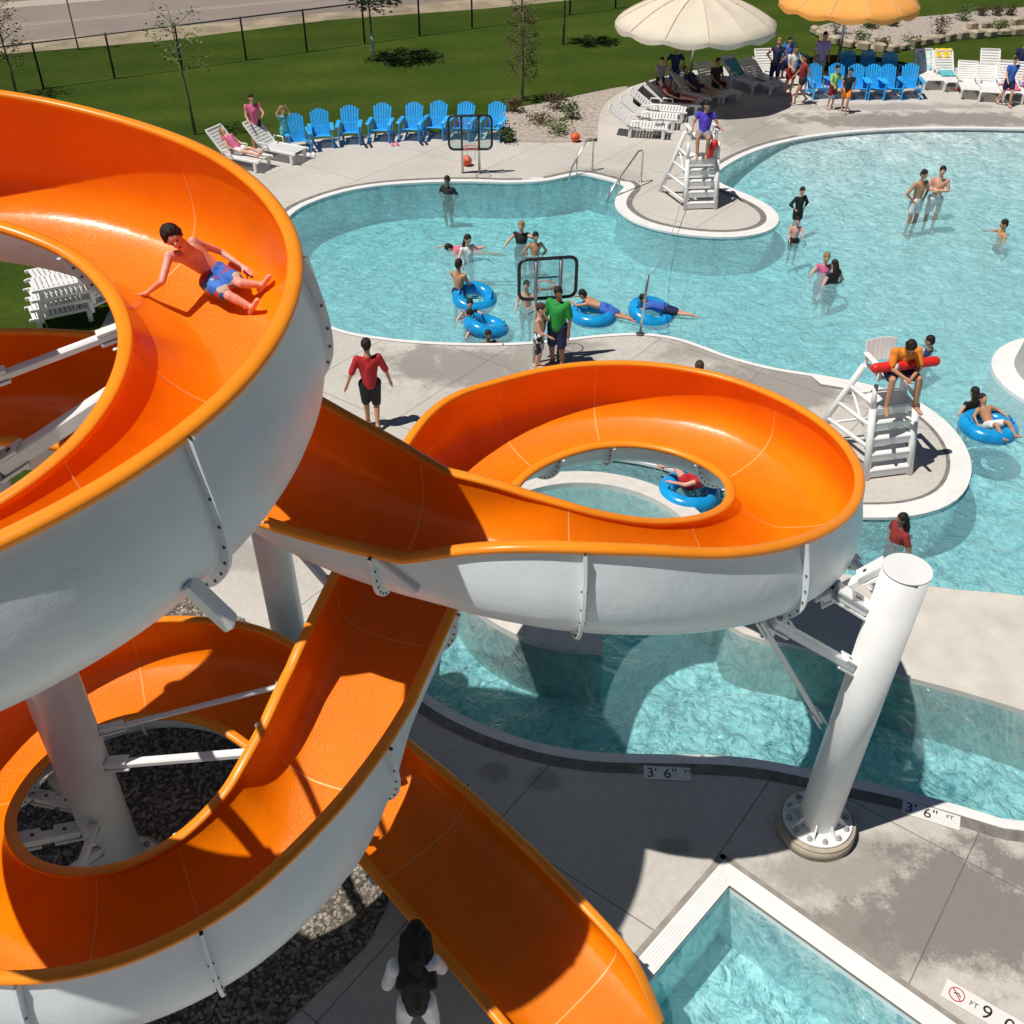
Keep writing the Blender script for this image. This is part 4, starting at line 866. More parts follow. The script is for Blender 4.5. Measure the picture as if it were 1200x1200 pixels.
rescue_float(G2, -.24, 2.0, 'red rescue float held across the lap of the orange shirted lifeguard', -2)
p = in_frame(G1, (0.02, .02, 1.71)); person(p, 168, 'lifeguard in violet top and grey shorts sitting high on the far chair', 1.74, 'highsit', 'tan', 'dark', 'tail', 'violet', 'grey', .45, .3, .016)
q = in_frame(G1, (.16, -.22, 1.34)); fl = empty('rescue_float', q, 0, 'red rescue float standing by the feet of the violet topped lifeguard', 'rescue float')
MB().capsule((0, 0, 0), (.10, -.02, .28), .10, .10, 12).build('foam_body', RUBRED, fl); MB().tube([(.02, 0, .1), (.06, 0, .14)], .104, 12).build('strap', CL['white'], fl)

# ------------------------------------------------------------------ adirondack chairs
def make_adk(m):
    o = empty('adirondack_chair', (0, 0, 0)); mb = MB()
    for k in range(7): mb.box((0, -.30+k*.085, .36-k*.022), (.54, .075, .022), rotx(R(-14)), 0, .005)
    mb.build('seat', m, o); mb = MB()
    for k in range(7):
        x = -.225+k*.075; hh = .80-2.0*x*x; M = rotx(R(-24)); mb.box(Vector((x*1.05, .24, .22))+M@Vector((0, 0, hh/2)), (.068, .02, hh), M@Matrix.Rotation(x*.25, 3, 'Y'), 0, .008)
    mb.box((0, .36, .48), (.52, .03, .06), rotx(R(-24))); mb.build('backrest', m, o)
    for s in (-1, 1):
        MB().box((s*.34, -.02, .56), (.13, .70, .028), None, 0, .02).build('armrest', m, o)
        MB().box((s*.31, -.33, .27), (.03, .10, .55), None, 0, .006).build('front_leg', m, o)
        MB().box((s*.30, .10, .18), (.028, .95, .11), rotx(R(-17)), 0, .006).box((s*.33, .28, .38), (.028, .07, .36)).build('rear_leg', m, o)
    return o
adk = make_adk(BLUEC); KIDS[adk] = list(bpy.context.scene.collection.objects)[-8:]; KIDS[adk] = [x for x in col.objects if x.parent == adk]
first = {}
def put(src, px, py, hdg, label, cat, group, scale=1.0, z=0.0):
    if src not in first: first[src] = 1; o = src
    else: o = copy_tree(src)
    o.location = deckp(px, py, z); o.rotation_euler = (0, 0, R(hdg)); o.scale = (scale,)*3; return tag(o, label, cat, group)
ORD = ['first', 'second', 'third', 'fourth', 'fifth', 'sixth', 'seventh', 'eighth']
for i, (px, py, a) in enumerate(((351, 176, 38), (378, 170, 30), (411, 166, 22), (447, 163, 14), (483, 162, 10), (511, 160, 8), (542, 161, 4), (578, 161, 4))):
    put(adk, px, py, a-20, f'blue adirondack chair, {ORD[i]} from the left in the row between lawn and pool deck', 'garden chair', 'blue adirondack chairs by the lawn', .98)
for i, (px, py, a, lab) in enumerate(((930, 84, 20, 'blue adirondack chair standing alone behind the group of bathers'), (993, 96, 0, 'shaded blue adirondack chair nearest the orange umbrella pole, back row'), (1018, 96, 5, 'shaded blue adirondack chair second from the umbrella pole, back row'),
        (1042, 98, 0, 'shaded blue adirondack chair at right end of the back row'), (957, 113, 12, 'sunlit blue adirondack chair at left end of the front row by the beach entry'), (981, 113, 4, 'sunlit blue adirondack chair behind the child in lime, front row'),
        (1003, 114, 0, 'sunlit blue adirondack chair third in the front row by the beach entry'), (1022, 114, -5, 'sunlit blue adirondack chair with pale towel, fourth in the front row'), (1041, 114, 3, 'sunlit blue adirondack chair fifth in the front row by the beach entry'), (1064, 113, -8, 'sunlit blue adirondack chair at right end of the front row'))):
    put(adk, px, py, a, lab, 'garden chair', 'blue adirondack chairs under the orange umbrella')
# ------------------------------------------------------------------ white loungers
def make_lounger(back):
    o = empty('sun_lounger', (0, 0, 0)); mb = MB()
    for k in range(12): mb.box((0, -.92+k*.098, .33), (.60, .078, .022), None, 0, .005)
    for s in (-1, 1): mb.box((s*.325, -.42, .31), (.05, 1.22, .07), None, 0, .012)
    mb.build('bed', PLASTIC, o); mb = MB(); M = rotx(R(back)); h0 = Vector((0, .18, .33))
    for k in range(8): mb.box(h0+M@Vector((0, .05+k*.098, 0)), (.60, .078, .022), M, 0, .005)
    for s in (-1, 1): mb.box(h0+M@Vector((s*.325, .40, 0)), (.05, .82, .06), M, 0, .012)
    mb.box(h0+M@Vector((0, .83, 0)), (.68, .07, .06), M, 0, .02)
    mb.build('backrest', PLASTIC, o)
    for s in (-1, 1):
        for y in (-.86, .16): MB().box((s*.31, y, .15), (.07, .10, .30), None, 0, .015).build('leg', PLASTIC, o)
        MB().tube([(s*.36, -.1, .34), (s*.38, -.08, .50), (s*.38, .22, .50), (s*.36, .26, .34)], .022, 6).build('armrest', PLASTIC, o)
    return o
LG = {b: make_lounger(b) for b in (48, 12, 35)}
for l in LG.values(): KIDS[l] = [x for x in col.objects if x.parent == l]
loungers = ((280, 193, 62, 48, 'white lounger nearest the orange slide with a bather on it'), (322, 184, 62, 48, 'white lounger second from the slide below the woman in pink'),
    (745, 158, 78, 35, 'white lounger nearest the pool in the group left of the cream umbrella'), (757, 147, 78, 35, 'white lounger second from the pool left of the cream umbrella'), (768, 138, 76, 35, 'white lounger third from the pool with a bather beside the cream umbrella'), (785, 130, 76, 35, 'white lounger partly in the cream umbrella shade under the sunbather'),
    (812, 118, 40, 35, 'shaded lounger left of the cream umbrella pole'), (836, 113, 30, 48, 'shaded lounger just behind the cream umbrella shadow'), (868, 101, 34, 35, 'white lounger with turquoise towel right of the cream umbrella'), (890, 104, 30, 35, 'white lounger between turquoise towel lounger and the bathers'), (899, 97, 10, 48, 'white lounger behind the bathers right of the cream umbrella'),
    (1083, 97, 0, 48, 'white lounger with pale blue towel right of the blue chairs'), (1106, 99, 0, 48, 'white lounger with yellow towel over its back'), (1132, 108, -12, 35, 'bare white lounger, left one of the joined pair at right'), (1153, 111, -12, 35, 'bare white lounger, right one of the joined pair'),
    (1158, 97, -8, 48, 'white lounger behind the joined pair at right'), (1178, 112, -8, 48, 'white lounger with pink towel beside the standing woman in blue'), (1200, 114, -8, 48, 'white lounger cut by the right picture edge'))
LO = {}
for i, (px, py, a, b, lab) in enumerate(loungers):
    a2 = a
    LO[i] = put(LG[b], px, py, a2, lab, 'sun lounger', 'white sun loungers on the deck')
def towel(name, i, label, m, sc=(.5, .7), y=.45, z=.55, rx=40):
    o = LO[i]; mb = MB(); v = []; M = rotx(R(rx)); n = 8
    for a in range(n+1):
        for b in range(n+1):
            X = (a/n-.5)*sc[0]; Y = (b/n-.5)*sc[1]; v.append(M@Vector((X, Y, .02+.015*math.sin(X*22+Y*9)))+Vector((0, y, z)))
    f = [(a*(n+1)+b, (a+1)*(n+1)+b, (a+1)*(n+1)+b+1, a*(n+1)+b+1) for a in range(n) for b in range(n)]; mb.add(v, f, 0, True)
    t = mb.build(name, m); t.location = o.location; t.rotation_euler = o.rotation_euler; md = t.modifiers.new('Solidify', 'SOLIDIFY'); md.thickness = .012; return tag(t, label, 'towel')
towel('towel', 8, 'turquoise towel spread on a white lounger right of the cream umbrella', CL['teal'], y=.4, z=.55, rx=35)
towel('towel', 11, 'pale blue patterned towel over the lounger next to the blue chairs', pattern('pale blue towel cloth', [(.35, .7, .75), (.7, .85, .85)], 9), y=.45, z=.62, rx=48)
towel('towel', 12, 'yellow towel draped over the top of a white lounger', CL['yellow'], (.6, .35), .68, .88, 48); towel('towel', 12, 'aqua towel on the seat below the yellow towel', CL['teal'], (.5, .6), .0, .38, 4)
towel('towel', 16, 'pink towel hanging on the lounger by the woman in blue', CL['pink'], (.5, .8), -.3, .37, 0); towel('towel', 17, 'lilac towel bundled on the lounger at the right edge', CL['lilac'], (.5, .5), .2, .42, 10); towel('towel', 5, 'dark red towel on the lounger under the sunbather', CL['darkred'], (.5, .8), -.3, .37, 0)
# stack of white furniture seen through the upper slide loop
sk_ = at(95, 372, 0)
for i in range(4):
    o = copy_tree(LG[12]) if i else LG[12]; o.location = (sk_.x+.10*i, sk_.y-.05*i, .24*i); o.rotation_euler = (0, 0, R(-62)); tag(o, ['lowest', 'second lowest', 'third', 'topmost'][i]+' white lounger of the stack on the lawn seen through the slide loop', 'sun lounger', 'stacked white loungers on the lawn')
for i in range(3):
    o = copy_tree(LG[12]); o.location = (sk_.x-.35+.10*i, sk_.y+.95-.05*i, .24*i); o.rotation_euler = (0, 0, R(-58)); tag(o, ['lowest', 'middle', 'topmost'][i]+' white lounger of the rear stack on the lawn seen through the slide loop', 'sun lounger', 'stacked white loungers on the lawn')

# ------------------------------------------------------------------ umbrellas
SEAMC = mat('canvas seam', (.58, .46, .32), .9)
def umbrella(px, py, D_, zr, zt, m, label, wav=6):
    o = empty('pool_umbrella', deckp(px, py), 0, label, 'umbrella', 'large pool umbrellas'); mb = MB(); N = 80; ring = 9; v = []; r = D_/2
    for i in range(ring+1):
        t = i/ring; rad = r*t
        z = zr+(zt-zr)*(1-t**1.9)
        for k in range(N):
            a = 2*math.pi*k/N; panel = abs(math.sin(a*wav)); rr_ = rad*(1-.022*panel*t); v.append((rr_*math.cos(a), rr_*math.sin(a), z-.02*panel*math.sin(math.pi*min(1, t*1.1))*2.2))
    for q, dz in ((1.0, -.01), (1.0, -.12)):
        for k in range(N):
            a = 2*math.pi*k/N; pn = abs(math.sin(a*wav)); v.append((r*(q-.022*pn)*math.cos(a), r*(q-.022*pn)*math.sin(a), zr+dz-(.13*pn if dz else 0)))
    f = []
    for i in range(ring+2):
        for k in range(N): l = (k+1) % N; f.append((i*N+k, (i+1)*N+k, (i+1)*N+l, i*N+l))
    mb.add(v, f, 0, True); c = mb.build('canopy', m, o)
    MB().tube([(0, 0, 0), (0, 0, zt)], .055, 12).build('pole', CHROME, o)
    for k in range(wav*2):
        a = math.pi*k/wav; pts = [(r*t*math.cos(a), r*t*math.sin(a), zr+(zt-zr)*(1-t**1.9)-.03) for t in (0.05, .3, .5, .7, .85, .99)]; MB().tube([(x_, y_, z_+.034) for x_, y_, z_ in pts], .018, 5).build('seam', SEAMC, o); MB().tube(pts, .014, 5).build('rib', CHROME, o)
    MB().tube([(0, 0, zt-.02), (0, 0, zt+.12)], [.12, .02], 12).build('finial', m, o)
    return o
umbrella(806, 116, 5.3, 2.42, 3.35, mat('cream canvas', (.70, .62, .50), .8, .05, 2, bump=.15, bscale=20), 'large cream fabric umbrella standing at far centre of the deck')
umbrella(979, 87, 4.9, 2.42, 3.3, mat('orange canvas', (.88, .38, .08), .8, .06, 2, bump=.15, bscale=20), 'large orange fabric umbrella standing over the blue chairs')

# ------------------------------------------------------------------ hoops
def hoop(px, py, hdg, top, wid, hgt, label, lab2):
    o = empty('pool_hoop', deckp(px, py), R(hdg), label, 'basketball hoop', 'basketball hoops at the pool edge'); z0 = top-hgt
    for s in (-1, 1): MB().tube([(s*.24, .0, 0), (s*.24, .0, top-.02)], .035, 8).build('post', CHROME, o)
    mb = MB(); a, b, c = wid/2, hgt/2, .14; pts = []
    for (sx, sz, st) in ((1, 1, 0), (-1, 1, 90), (-1, -1, 180), (1, -1, 270)):
        for k in range(5): an = R(st+k*22.5); pts.append((sx*(a-c)+c*math.cos(an), .06, z0+b+sz*(b-c)+c*math.sin(an)))
    mb.tube(pts, .034, 8, 0, closed=True); mb.build('backboard_frame', BLACK, o)
    for s in (-1, 1): MB().tube([(s*.24, .06, z0+.02), (s*.24, .06, top-.02)], .026, 6).build('frame_bar', BLACK, o)
    MB().tube([(-.24, .07, z0+.52*hgt), (.24, .07, z0+.52*hgt)], .016, 6).build('frame_bar', BLACK, o)
    k = NT('clear acrylic '+label[:8]); k.n.remove(k.b); t = k.new('ShaderNodeBsdfTransparent'); t.inputs[0].default_value = (.86, .9, .9, 1); g = k.new('ShaderNodeBsdfGlossy'); g.inputs['Roughness'].default_value = .05; m_ = k.new('ShaderNodeMixShader'); m_.inputs[0].default_value = .07
    k.link(t.outputs[0], m_.inputs[1]); k.link(g.outputs[0], m_.inputs[2]); k.link(m_.outputs[0], k.out.inputs['Surface']); MB().box((0, .06, z0+b), (wid-.03, .015, hgt-.03), None).build('backboard', k.m, o)
    rz = z0+.14; MB().tube([(.20*math.cos(2*math.pi*i/24), .34+.20*math.sin(2*math.pi*i/24), rz) for i in range(24)], .012, 6, 0, closed=True).build('rim', ORBALL, o)
    mb = MB()
    for i in range(12):
        a0 = 2*math.pi*i/12; a1_ = a0+.5; mb.tube([(.20*math.cos(a0), .34+.20*math.sin(a0), rz), (.12*math.cos(a1_), .34+.12*math.sin(a1_), rz-.35)], .005, 4)
    mb.build('net', CL['white'], o)
hoop(640, 424, 8, 2.20, 1.12, .82, 'large clear backboard hoop by the man in green at the near pool edge', '')
hoop(552, 203, 182, 1.62, 1.20, .92, 'far clear backboard hoop in front of the blue chairs', '')
def ball(px, py, r, m, label):
    x, y, z = deckp(px, py); o = MB().ell((0, 0, 0), (r, r, r), None, 20).build('ball', [m], None); o.location = (x, y, r); mb = MB()
    for M in (Matrix.Identity(3), rotx(R(90)), Matrix.Rotation(R(90), 3, 'Y')): mb.tube([M@Vector((r*math.cos(2*math.pi*i/24), r*math.sin(2*math.pi*i/24), 0)) for i in range(24)], .004, 4, 0, closed=True)
    mb.build('seam', BLACK, o); tag(o, label, 'ball')
ball(547, 194, .15, ORBALL, 'orange ball under the far hoop'); ball(674, 166, .14, ORBALL, 'orange ball lying by the planting bed')
# ------------------------------------------------------------------ handrails, post, rope
def rail(ax, ay, bx, by, label):
    A, B = at(ax, ay), at(bx, by); d = (B-A); d.z = 0; L_ = d.length; u = d/L_; o = empty('handrail', (A.x, A.y, 0), 0, label, 'handrail', 'pool entry handrails')
    pts = [Vector((0, 0, 0)), Vector((0, 0, .80)), Vector((0, 0, .9))+u*.08, Vector((0, 0, .92))+u*.25, u*(L_*.8)+Vector((0, 0, .25)), u*L_+Vector((0, 0, -.25))]
    MB().tube(pts, .024, 8).build('rail_tube', CHROME, o); MB().tube([(0, 0, 0), (0, 0, .02)], .06, 12).build('floor_flange', CHROME, o); MB().tube([u*(L_*.62)+Vector((0, 0, -.1)), u*(L_*.62)+Vector((0, 0, .48))], .02, 8).build('support_post', CHROME, o)
rail(694, 199, 664, 208, 'left stainless handrail at the steps beside the orange ball'); rail(751, 213, 708, 236, 'right stainless handrail at the steps beside the far island')
po = empty('deck_post', deckp(750, 392), 0, 'thin grey post standing at the near pool edge', 'post'); MB().tube([(0, 0, 0), (.06, 0, 1.35)], .028, 8).build('shaft', CHROME, po); MB().tube([(0, 0, 0), (0, 0, .03)], .09, 12).build('foot', BOLT, po)
A, B = Vector(deckp(750, 392))+Vector((.06, 0, 1.3)), Vector(deckp(800, 240))+Vector((0, 0, .4)); tag(MB().tube([A.lerp(B, t/20)-Vector((0, 0, .5*math.sin(math.pi*t/20))) for t in range(21)], .008, 5).build('rope', mat('grey rope', (.3, .32, .3), .8)), 'thin grey rope strung from the near post to the far island', 'rope')
MB()
tag(MB().tube([B-Vector((0, 0, .4)), B+Vector((0, 0, .05))], .025, 8).build('anchor_post', CHROME), 'short anchor post on the far island holding the rope', 'post')

# ------------------------------------------------------------------ fence, trees, plants
f0, f1 = Vector(xy(51, 103)), Vector(xy(502, 40)); fdir = (f1-f0).normalized(); fen = empty('chain_link_fence', (f0.x, f0.y, 0), 0, 'dark chain link fence between the road and the lawn', 'fence')
gaps = 2.45
for k in range(-6, 22):
    q = fdir*(k*gaps); MB().tube([(q.x, q.y, -.02), (q.x, q.y, 1.5)], .04, 6).build('post', BLACK, fen)
a_, b_ = fdir*(-6*gaps), fdir*(21*gaps)
MB().tube([(a_.x, a_.y, 1.46), (b_.x, b_.y, 1.46)], .03, 6).build('top_rail', BLACK, fen)
k = NT('chain link wire'); k.n.remove(k.b); t = k.new('ShaderNodeBsdfTransparent'); g = k.new('ShaderNodeBsdfDiffuse'); g.inputs[0].default_value = (.03, .03, .03, 1); m_ = k.new('ShaderNodeMixShader'); s_ = k.new('ShaderNodeSeparateXYZ'); k.link(k.obj(), s_.inputs[0])
u_ = k.math('ADD', s_.outputs[0], s_.outputs[2]); w2 = k.math('SUBTRACT', s_.outputs[0], s_.outputs[2])
mm = k.math('MAXIMUM', k.math('LESS_THAN', k.math('FRACT', k.math('MULTIPLY', u_, 14)), .07), k.math('LESS_THAN', k.math('FRACT', k.math('MULTIPLY', w2, 14)), .07)); k.link(mm, m_.inputs[0]); k.link(t.outputs[0], m_.inputs[1]); k.link(g.outputs[0], m_.inputs[2]); k.link(m_.outputs[0], k.out.inputs['Surface'])
MB().add([(a_.x, a_.y, .03), (b_.x, b_.y, .03), (b_.x, b_.y, 1.46), (a_.x, a_.y, 1.46)], [(0, 1, 2, 3)]).build('mesh_panel', k.m, fen)
g0, g1 = rd0+rdir*(-30)+rn*8.2, rd0+rdir*60+rn*8.2; f2 = empty('wooden_rail', (g0.x, g0.y, 0), 0, 'low dark rail along the far side of the road', 'rail'); MB().box((*((g1-g0)/2), .45), ((g1-g0).length, .08, .18), rotz(math.atan2(rdir.y, rdir.x))).build('beam', BARK, f2)
for k in range(30): q = rdir*(k*3.1); MB().box((q.x, q.y, .25), (.12, .12, .5)).build('post', BARK, f2)
def tree(px, py, h, cr_, ch, m, label, n=900, name='young_tree', wrap=False, lo=.35, leaf=.07, lean=(0, 0), group='young trees on the lawn', twigs=14, name_='tree'):
    o = empty(name, deckp(px, py), 0, label, name_, group); rnd = random.Random(int(px)); mb = MB(); top = Vector((lean[0], lean[1], h*.92))
    mb.tube([(0, 0, 0), top*.3+Vector((.02, 0, 0)), top*.65, top], [.05, .04, .028, .012], 8); mb.build('trunk', BARK, o)
    mb = MB(); tips = []
    for i in range(twigs):
        z = h*(lo+(.92-lo)*i/twigs); a = i*2.4; L_ = cr_*(1.0-.5*abs(i/twigs-.35)); s0 = top*(z/h); e = s0+Vector((math.cos(a)*L_, math.sin(a)*L_, .45*L_+.1)); mb.tube([s0, s0.lerp(e, .5)+Vector((0, 0, -.02)), e], [.016, .011, .005], 5); tips += [s0.lerp(e, .5), s0.lerp(e, .8), e]
    mb.build('branch', BARK, o)
    if wrap: MB().tube([(0, 0, .02), top*.3+Vector((.02, 0, 0))], [.065, .052], 10).build('trunk_wrap', WRAP, o)
    mb = MB()
    for i in range(n):
        c = rnd.choice(tips)+Vector((rnd.gauss(0, .3), rnd.gauss(0, .3), rnd.gauss(0, .3)))*cr_*.55; s_ = leaf*rnd.uniform(.5, 1.2); M = Matrix.Rotation(rnd.random()*6.3, 3, 'Z')@Matrix.Rotation(rnd.random()*3, 3, 'X'); mb.add([c+M@Vector(q)*s_ for q in ((-1, 0, 0), (0, -.5, .1), (1, 0, 0), (0, .5, .1))], [(0, 1, 2, 3)])
    mb.build('crown', m, o)
tree(229, 157, 4.0, .8, 2, LEAFP, 'thin young tree with sparse pale leaves standing behind the slide', 420, leaf=.055, lo=.5, lean=(-.15, 0), twigs=10)
tree(437, 71, 3.6, 1.25, 2, LEAF, 'young tree with white wrapped trunk and dense green crown', 2600, wrap=True, lo=.52, leaf=.09)
tree(612, 118, 3.4, .55, 2, LEAFB, 'narrow brown bare looking young tree near the planting bed', 1300, lo=.18, leaf=.05, twigs=24)
tree(20, 112, 3.3, .7, 2, LEAFB, 'brown twiggy young tree by the fence at upper left', 900, lo=.3, leaf=.05, twigs=18)
tree(660, 52, 3.9, .9, 2, LEAF, 'green young tree cut by the top picture edge left of the cream umbrella', 1500, lo=.55, leaf=.08)
sp = empty('sign_post', deckp(92, 58), 0, 'thin metal post beside the road', 'post'); MB().tube([(0, 0, 0), (0, 0, 3.4)], .035, 8).build('shaft', CHROME, sp); MB().box((0, -.03, 2.9), (.5, .02, .6)).build('panel', CHROME, sp)
def shrub(px, py, r, h, m, label, n=260):
    o = empty('shrub', deckp(px, py), 0, label, 'shrub', 'shrubs in the gravel beds'); rnd = random.Random(int(px*py)); mb = MB(); st = MB()
    for i in range(9): a = i*.7; st.tube([(0, 0, 0), (math.cos(a)*r*.7, math.sin(a)*r*.7, h*rnd.uniform(.6, 1))], [.012, .004], 4)
    st.build('stem', BARK, o)
    for i in range(n):
        c = Vector((rnd.gauss(0, .42)*r, rnd.gauss(0, .42)*r, abs(rnd.gauss(.5, .25))*h)); s_ = .05*rnd.uniform(.6, 1.4); M = Matrix.Rotation(rnd.random()*6.3, 3, 'Z')@Matrix.Rotation(rnd.random()*3, 3, 'X'); mb.add([c+M@Vector(q)*s_ for q in ((-1, 0, 0), (0, -.5, .1), (1, 0, 0), (0, .5, .1))], [(0, 1, 2, 3)])
    mb.build('foliage', m, o)
SH = ((602, 131, .35, .5, LEAFB, 'small brown shrub at left corner of the central gravel bed'), (652, 128, .45, .6, LEAFB, 'brown shrub at the back of the central gravel bed'), (669, 139, .35, .6, LEAF, 'dark green shrub in the central gravel bed'), (634, 144, .6, .3, LEAFB, 'low spreading brown shrub in mid gravel bed'), (654, 156, .5, .45, LEAFP, 'pale yellow green shrub beside the orange ball'),
      (593, 166, .32, .5, LEAF, 'dark shrub beside the last blue chair'), (979, 40, .4, 1.2, LEAF, 'tall shrub behind the orange umbrella pole'), (1009, 51, .45, .5, LEAF, 'round green shrub at the left of the terraced bed'), (1101, 40, .5, .8, LEAFB, 'brown shrub in the middle of the terraced bed'), (1127, 24, .45, .7, LEAF, 'dark shrub above the terraced stones'),
      (1034, 56, .35, .4, LEAFB, 'small brown shrub by the lower stone edge'), (1068, 54, .5, .4, LEAF, 'dark shrub at the end of the lower stone edge'), (1150, 18, .3, .4, LEAFB, 'first small shrub of the upper right row'), (1167, 18, .3, .4, LEAFB, 'second small shrub of the upper right row'), (1183, 18, .3, .4, LEAFB, 'third small shrub of the upper right row'), (1172, 34, .5, .4, LEAFP, 'pale shrub between the two stone edges'), (1045, 30, .35, .3, LEAFB, 'small dark shrub right of the orange umbrella'), (1020, 33, .4, .3, LEAF, 'small shrub just under the orange umbrella edge'))
for q in SH: shrub(*q)
for L_, lab in (([(1040, 62), (1078, 54), (1120, 46), (1200, 40), (1300, 36)], 'lower tan stone edging wall of the terraced bed'), ([(1130, 34), (1165, 32), (1200, 28), (1300, 24)], 'upper tan stone edging wall of the terraced bed'), ([(952, 37), (968, 49), (1002, 57), (1040, 61)], 'curved pale stone edging at the left of the terraced bed')):
    mb = MB(); P_ = pxpoly(L_); rnd = random.Random(3)
    for i in range(len(P_)-1):
        a, b = Vector(P_[i]), Vector(P_[i+1]); n = max(1, int((b-a).length/.55))
        for j in range(n):
            c = a.lerp(b, (j+.5)/n); mb.box((c.x, c.y, .13), (.5*rnd.uniform(.8, 1.1), .32*rnd.uniform(.8, 1.2), .34*rnd.uniform(.7, 1.1)), rotz(math.atan2(b.y-a.y, b.x-a.x)+rnd.uniform(-.15, .15)), 0, .06)
    tag(mb.build('stone_edging', ROCK), lab, 'stone edging')

# ------------------------------------------------------------------ depth markers
def marker(px, py, ex, ey, txt, w_, h_, label, extra=None):
    A, B = at(px, py, .0), at(ex, ey, .0); d = (B-A).normalized(); o = empty('depth_marker', (A.x, A.y, .011), math.atan2(d.y, d.x), label, 'depth marker')
    MB().box((w_/2, -h_/2, 0), (w_, h_, .008)).build('tile', mat('white ceramic tile', (.78, .76, .72), .35, .03), o)
    for (t, size, x, y, m) in txt:
        cu = bpy.data.curves.new('lettering', 'FONT'); cu.body = t; cu.size = size; cu.extrude = .0008; cu.resolution_u = 3; q = bpy.data.objects.new('lettering', cu); col.objects.link(q); dg = bpy.context.evaluated_depsgraph_get(); me = bpy.data.meshes.new_from_object(q.evaluated_get(dg)); bpy.data.objects.remove(q)
        me.materials.clear(); me.materials.append(m); q = bpy.data.objects.new('lettering', me); col.objects.link(q); q.parent = o; q.location = (x, y, .0062)
    return o
INK = mat('black ceramic ink', (.02, .02, .02), .4); INKR = mat('red ceramic ink', (.5, .03, .03), .4)
marker(1058, 937, 1123, 957, [("3'", .20, .03, -.17, INK), ('6"', .20, .24, -.17, INK), ('FT', .08, .50, -.09, INK)], .66, .21, 'white tile depth marker reading 3 6 in the sun by the right column')
marker(754, 898, 815, 901, [("3'", .20, .03, -.17, INK), ('6"', .20, .24, -.17, INK), ('FT', .08, .50, -.09, INK)], .58, .20, 'shaded white tile depth marker reading 3 6 at the lower pool edge')
o = marker(1110, 1148, 1200, 1200, [('FT', .08, .26, -.14, INK), ('9', .22, .38, -.19, INK), ('0', .22, .60, -.19, INK)], .80, .22, 'white tile depth marker with red no diving symbol beside the plunge pool')
cir = MB(); cir.tube([(.13+.075*math.cos(2*math.pi*i/24), -.11+.075*math.sin(2*math.pi*i/24), .006) for i in range(24)], .006, 4, 0, closed=True); cir.tube([(.08, -.06, .006), (.18, -.16, .006)], .006, 4); cir.build('symbol', INKR, o)
MB().tube([(.10, -.11, .006), (.14, -.09, .006), (.17, -.12, .006)], .007, 4).build('symbol', INK, o)
marker(612, 209, 634, 208, [("3'6", .14, .03, -.13, INK)], .6, .16, 'small white tile depth marker at the far pool edge')

# ------------------------------------------------------------------ people round the far deck
g_d = 'people on the far deck'
def dp(px, py, hdg, label, h=1.65, kind='stand', **kw): return person(deckp(px, py), hdg, label, h, kind, vox=.02, group=g_d, **kw)
x, y, _ = deckp(280, 190); L0 = LO[0]; q = in_frame(L0, (0, -.05, .36)); person(q, 62+180, 'woman with blond hair reclining on the lounger nearest the slide', 1.6, 'recline', 'fair', 'blond', 'long', 'pink', 'white', .4, 0, .018, suit=True, group=g_d)
dp(303, 178, 200, 'woman in pink top and black shorts standing behind the white lounger', 1.65, 'reach', sk='fair', shirt='pink', bottom='black', sleeve=.3, hstyle='tail')
q = in_frame(LO[5], (0, -.05, .36)); person(q, 76+180, 'sunbather lying with pale legs at the edge of the umbrella shade', 1.65, 'recline', 'pink', 'dark', 'short', 'darkred', 'black', .35, 0, .018, suit=True, group=g_d)
q = in_frame(LO[6], (0, -.05, .36)); person(q, 220, 'person in navy reclining in the cream umbrella shade', 1.7, 'recline', 'tan', 'dark', 'short', 'navy', 'navy', .6, .5, .02, group=g_d)
q = in_frame(LO[7], (0, -.05, .36)); person(q, 210, 'person in black sitting upright in the cream umbrella shade', 1.7, 'sit', 'tan', 'dark', 'short', 'black', 'black', .8, .5, .02, group=g_d)
dp(788, 112, 180, 'person in dark blue standing left of the cream umbrella pole', 1.6, 'hips', sk='tan', shirt='navy', bottom='blue', sleeve=.5)
dp(772, 116, 160, 'bather in grey standing beside the dark bag near the loungers', 1.3, 'stand', sk='pink', shirt='grey', bottom='navy', sleeve=.2)
dp(905, 104, 170, 'woman in navy towel wrap standing at left of the group of bathers', 1.65, 'hips', sk='fair', hair='blond', shirt='navy', bottom='navy', sleeve=0, blen=1)
dp(917, 101, 190, 'person behind the woman in the navy wrap', 1.6, 'stand', sk='fair', shirt='blue', bottom='navy', sleeve=.4)
dp(923, 112, 200, 'woman in white and red top in the group of bathers', 1.6, 'reach', sk='fair', hair='brown', shirt='white', bottom='red', sleeve=.3)
dp(936, 122, 100, 'bather with dark hair walking left in front of the blue chairs', 1.55, 'walk', sk='tan', hstyle='long', shirt='darkred', bottom='black', sleeve=0, blen=.3)
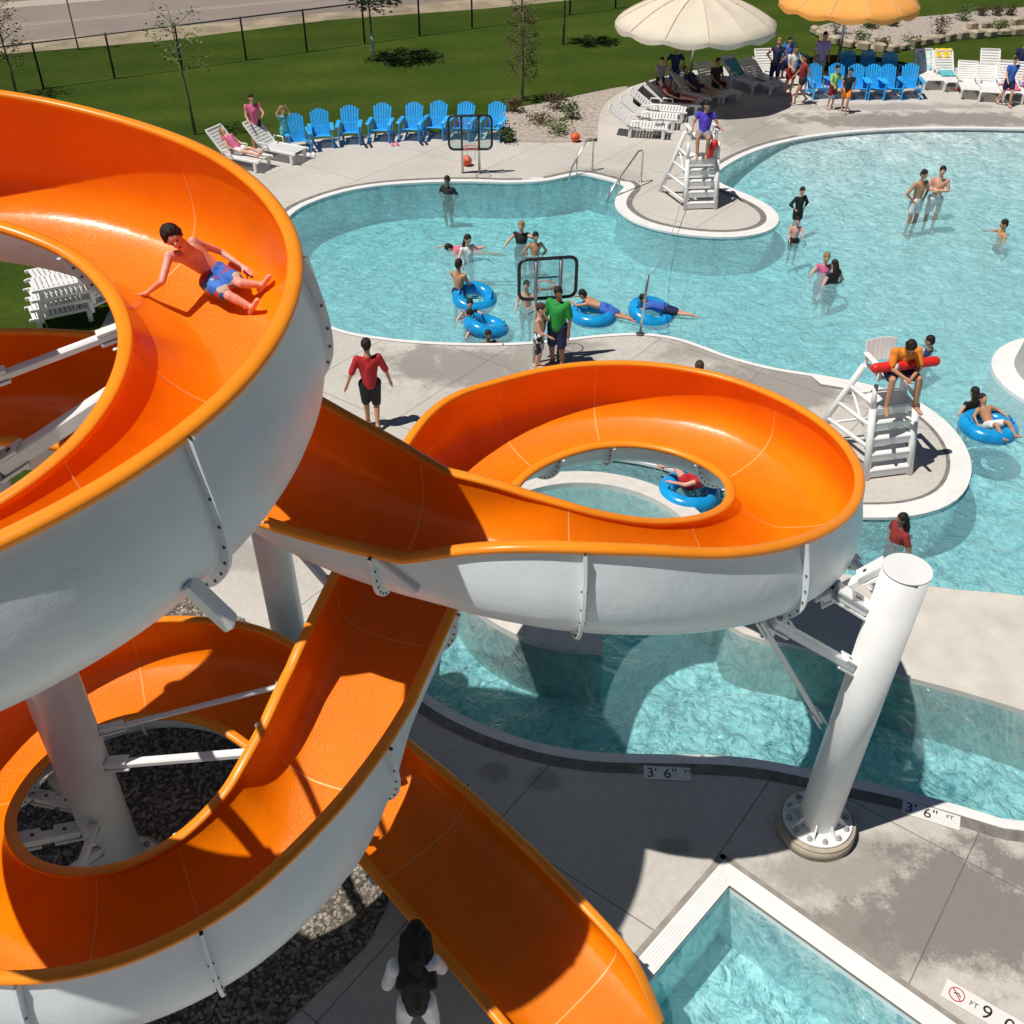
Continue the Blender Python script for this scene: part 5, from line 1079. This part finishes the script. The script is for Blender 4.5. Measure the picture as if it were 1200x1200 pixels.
dp(957, 98, 180, 'person in lilac shirt standing behind the shaded chairs', 1.7, 'stand', sk='tan', shirt='lilac', bottom='grey', sleeve=.8)
dp(972, 128, 200, 'child in lime swim shirt standing by the front blue chairs', 1.35, 'reach', sk='fair', shirt='lime', bottom='darkred', sleeve=.8)
dp(988, 132, 160, 'child in dark top and orange trunks walking near the beach entry', 1.35, 'walk', sk='tan', shirt='black', bottom='orange', sleeve=.3)
dp(1175, 124, 190, 'woman in blue top standing in front of the loungers at far right', 1.55, 'walk', sk='fair', hair='dark', shirt='blue', bottom='navy', sleeve=.5)
dp(1187, 104, 170, 'person in navy standing behind the loungers at far right', 1.6, 'stand', sk='tan', shirt='navy', bottom='black', sleeve=.6)
q = in_frame(LO[17], (0, .0, .36)); person(q, 170, 'bather in lilac sitting on the lounger at the right edge', 1.5, 'sit', 'fair', 'brown', 'short', 'lilac', 'pink', .4, 0, .02, group=g_d)
# a few bags
for (px, py, m, lab) in ((748, 124, 'black', 'dark bag standing behind the white loungers'), (593, 165, 'black', 'black bag beside the last blue chair of the row'), (549, 152, 'darkred', 'dark red bag between the seventh and eighth blue chairs'), (772, 160, 'grey', 'grey bag at the foot of the nearest white lounger')):
    x, y, _ = deckp(px, py); o = empty('bag', (x, y, 0), .4, lab, 'bag'); mb = MB(); mb.box((0, 0, .2), (.42, .24, .4), None, 0, .09); remesh(mb.build('bag_body', CL[m], o), .02, 4); MB().tube([(-.12, 0, .36), (-.1, 0, .52), (.1, 0, .52), (.12, 0, .36)], .014, 6).build('handle', CL[m], o)

for (px, py, m, c) in ((432, 172, 'black', 'third and fourth blue chairs'), (463, 170, 'pink', 'fourth and fifth blue chairs'), (497, 169, 'navy', 'fifth and sixth blue chairs'), (365, 182, 'white', 'first and second blue chairs'), (1120, 105, 'orange', 'yellow towel lounger and the joined pair')):
    x, y, _ = deckp(px, py); o = empty('sandals', (x, y, 0), .3, m+' sandals left on the deck between the '+c, 'sandals')
    for q in (-.07, .07): MB().capsule((q, -.09, .02), (q*1.1, .10, .02), .04, .045, 8).build('sandal', CL[m], o)
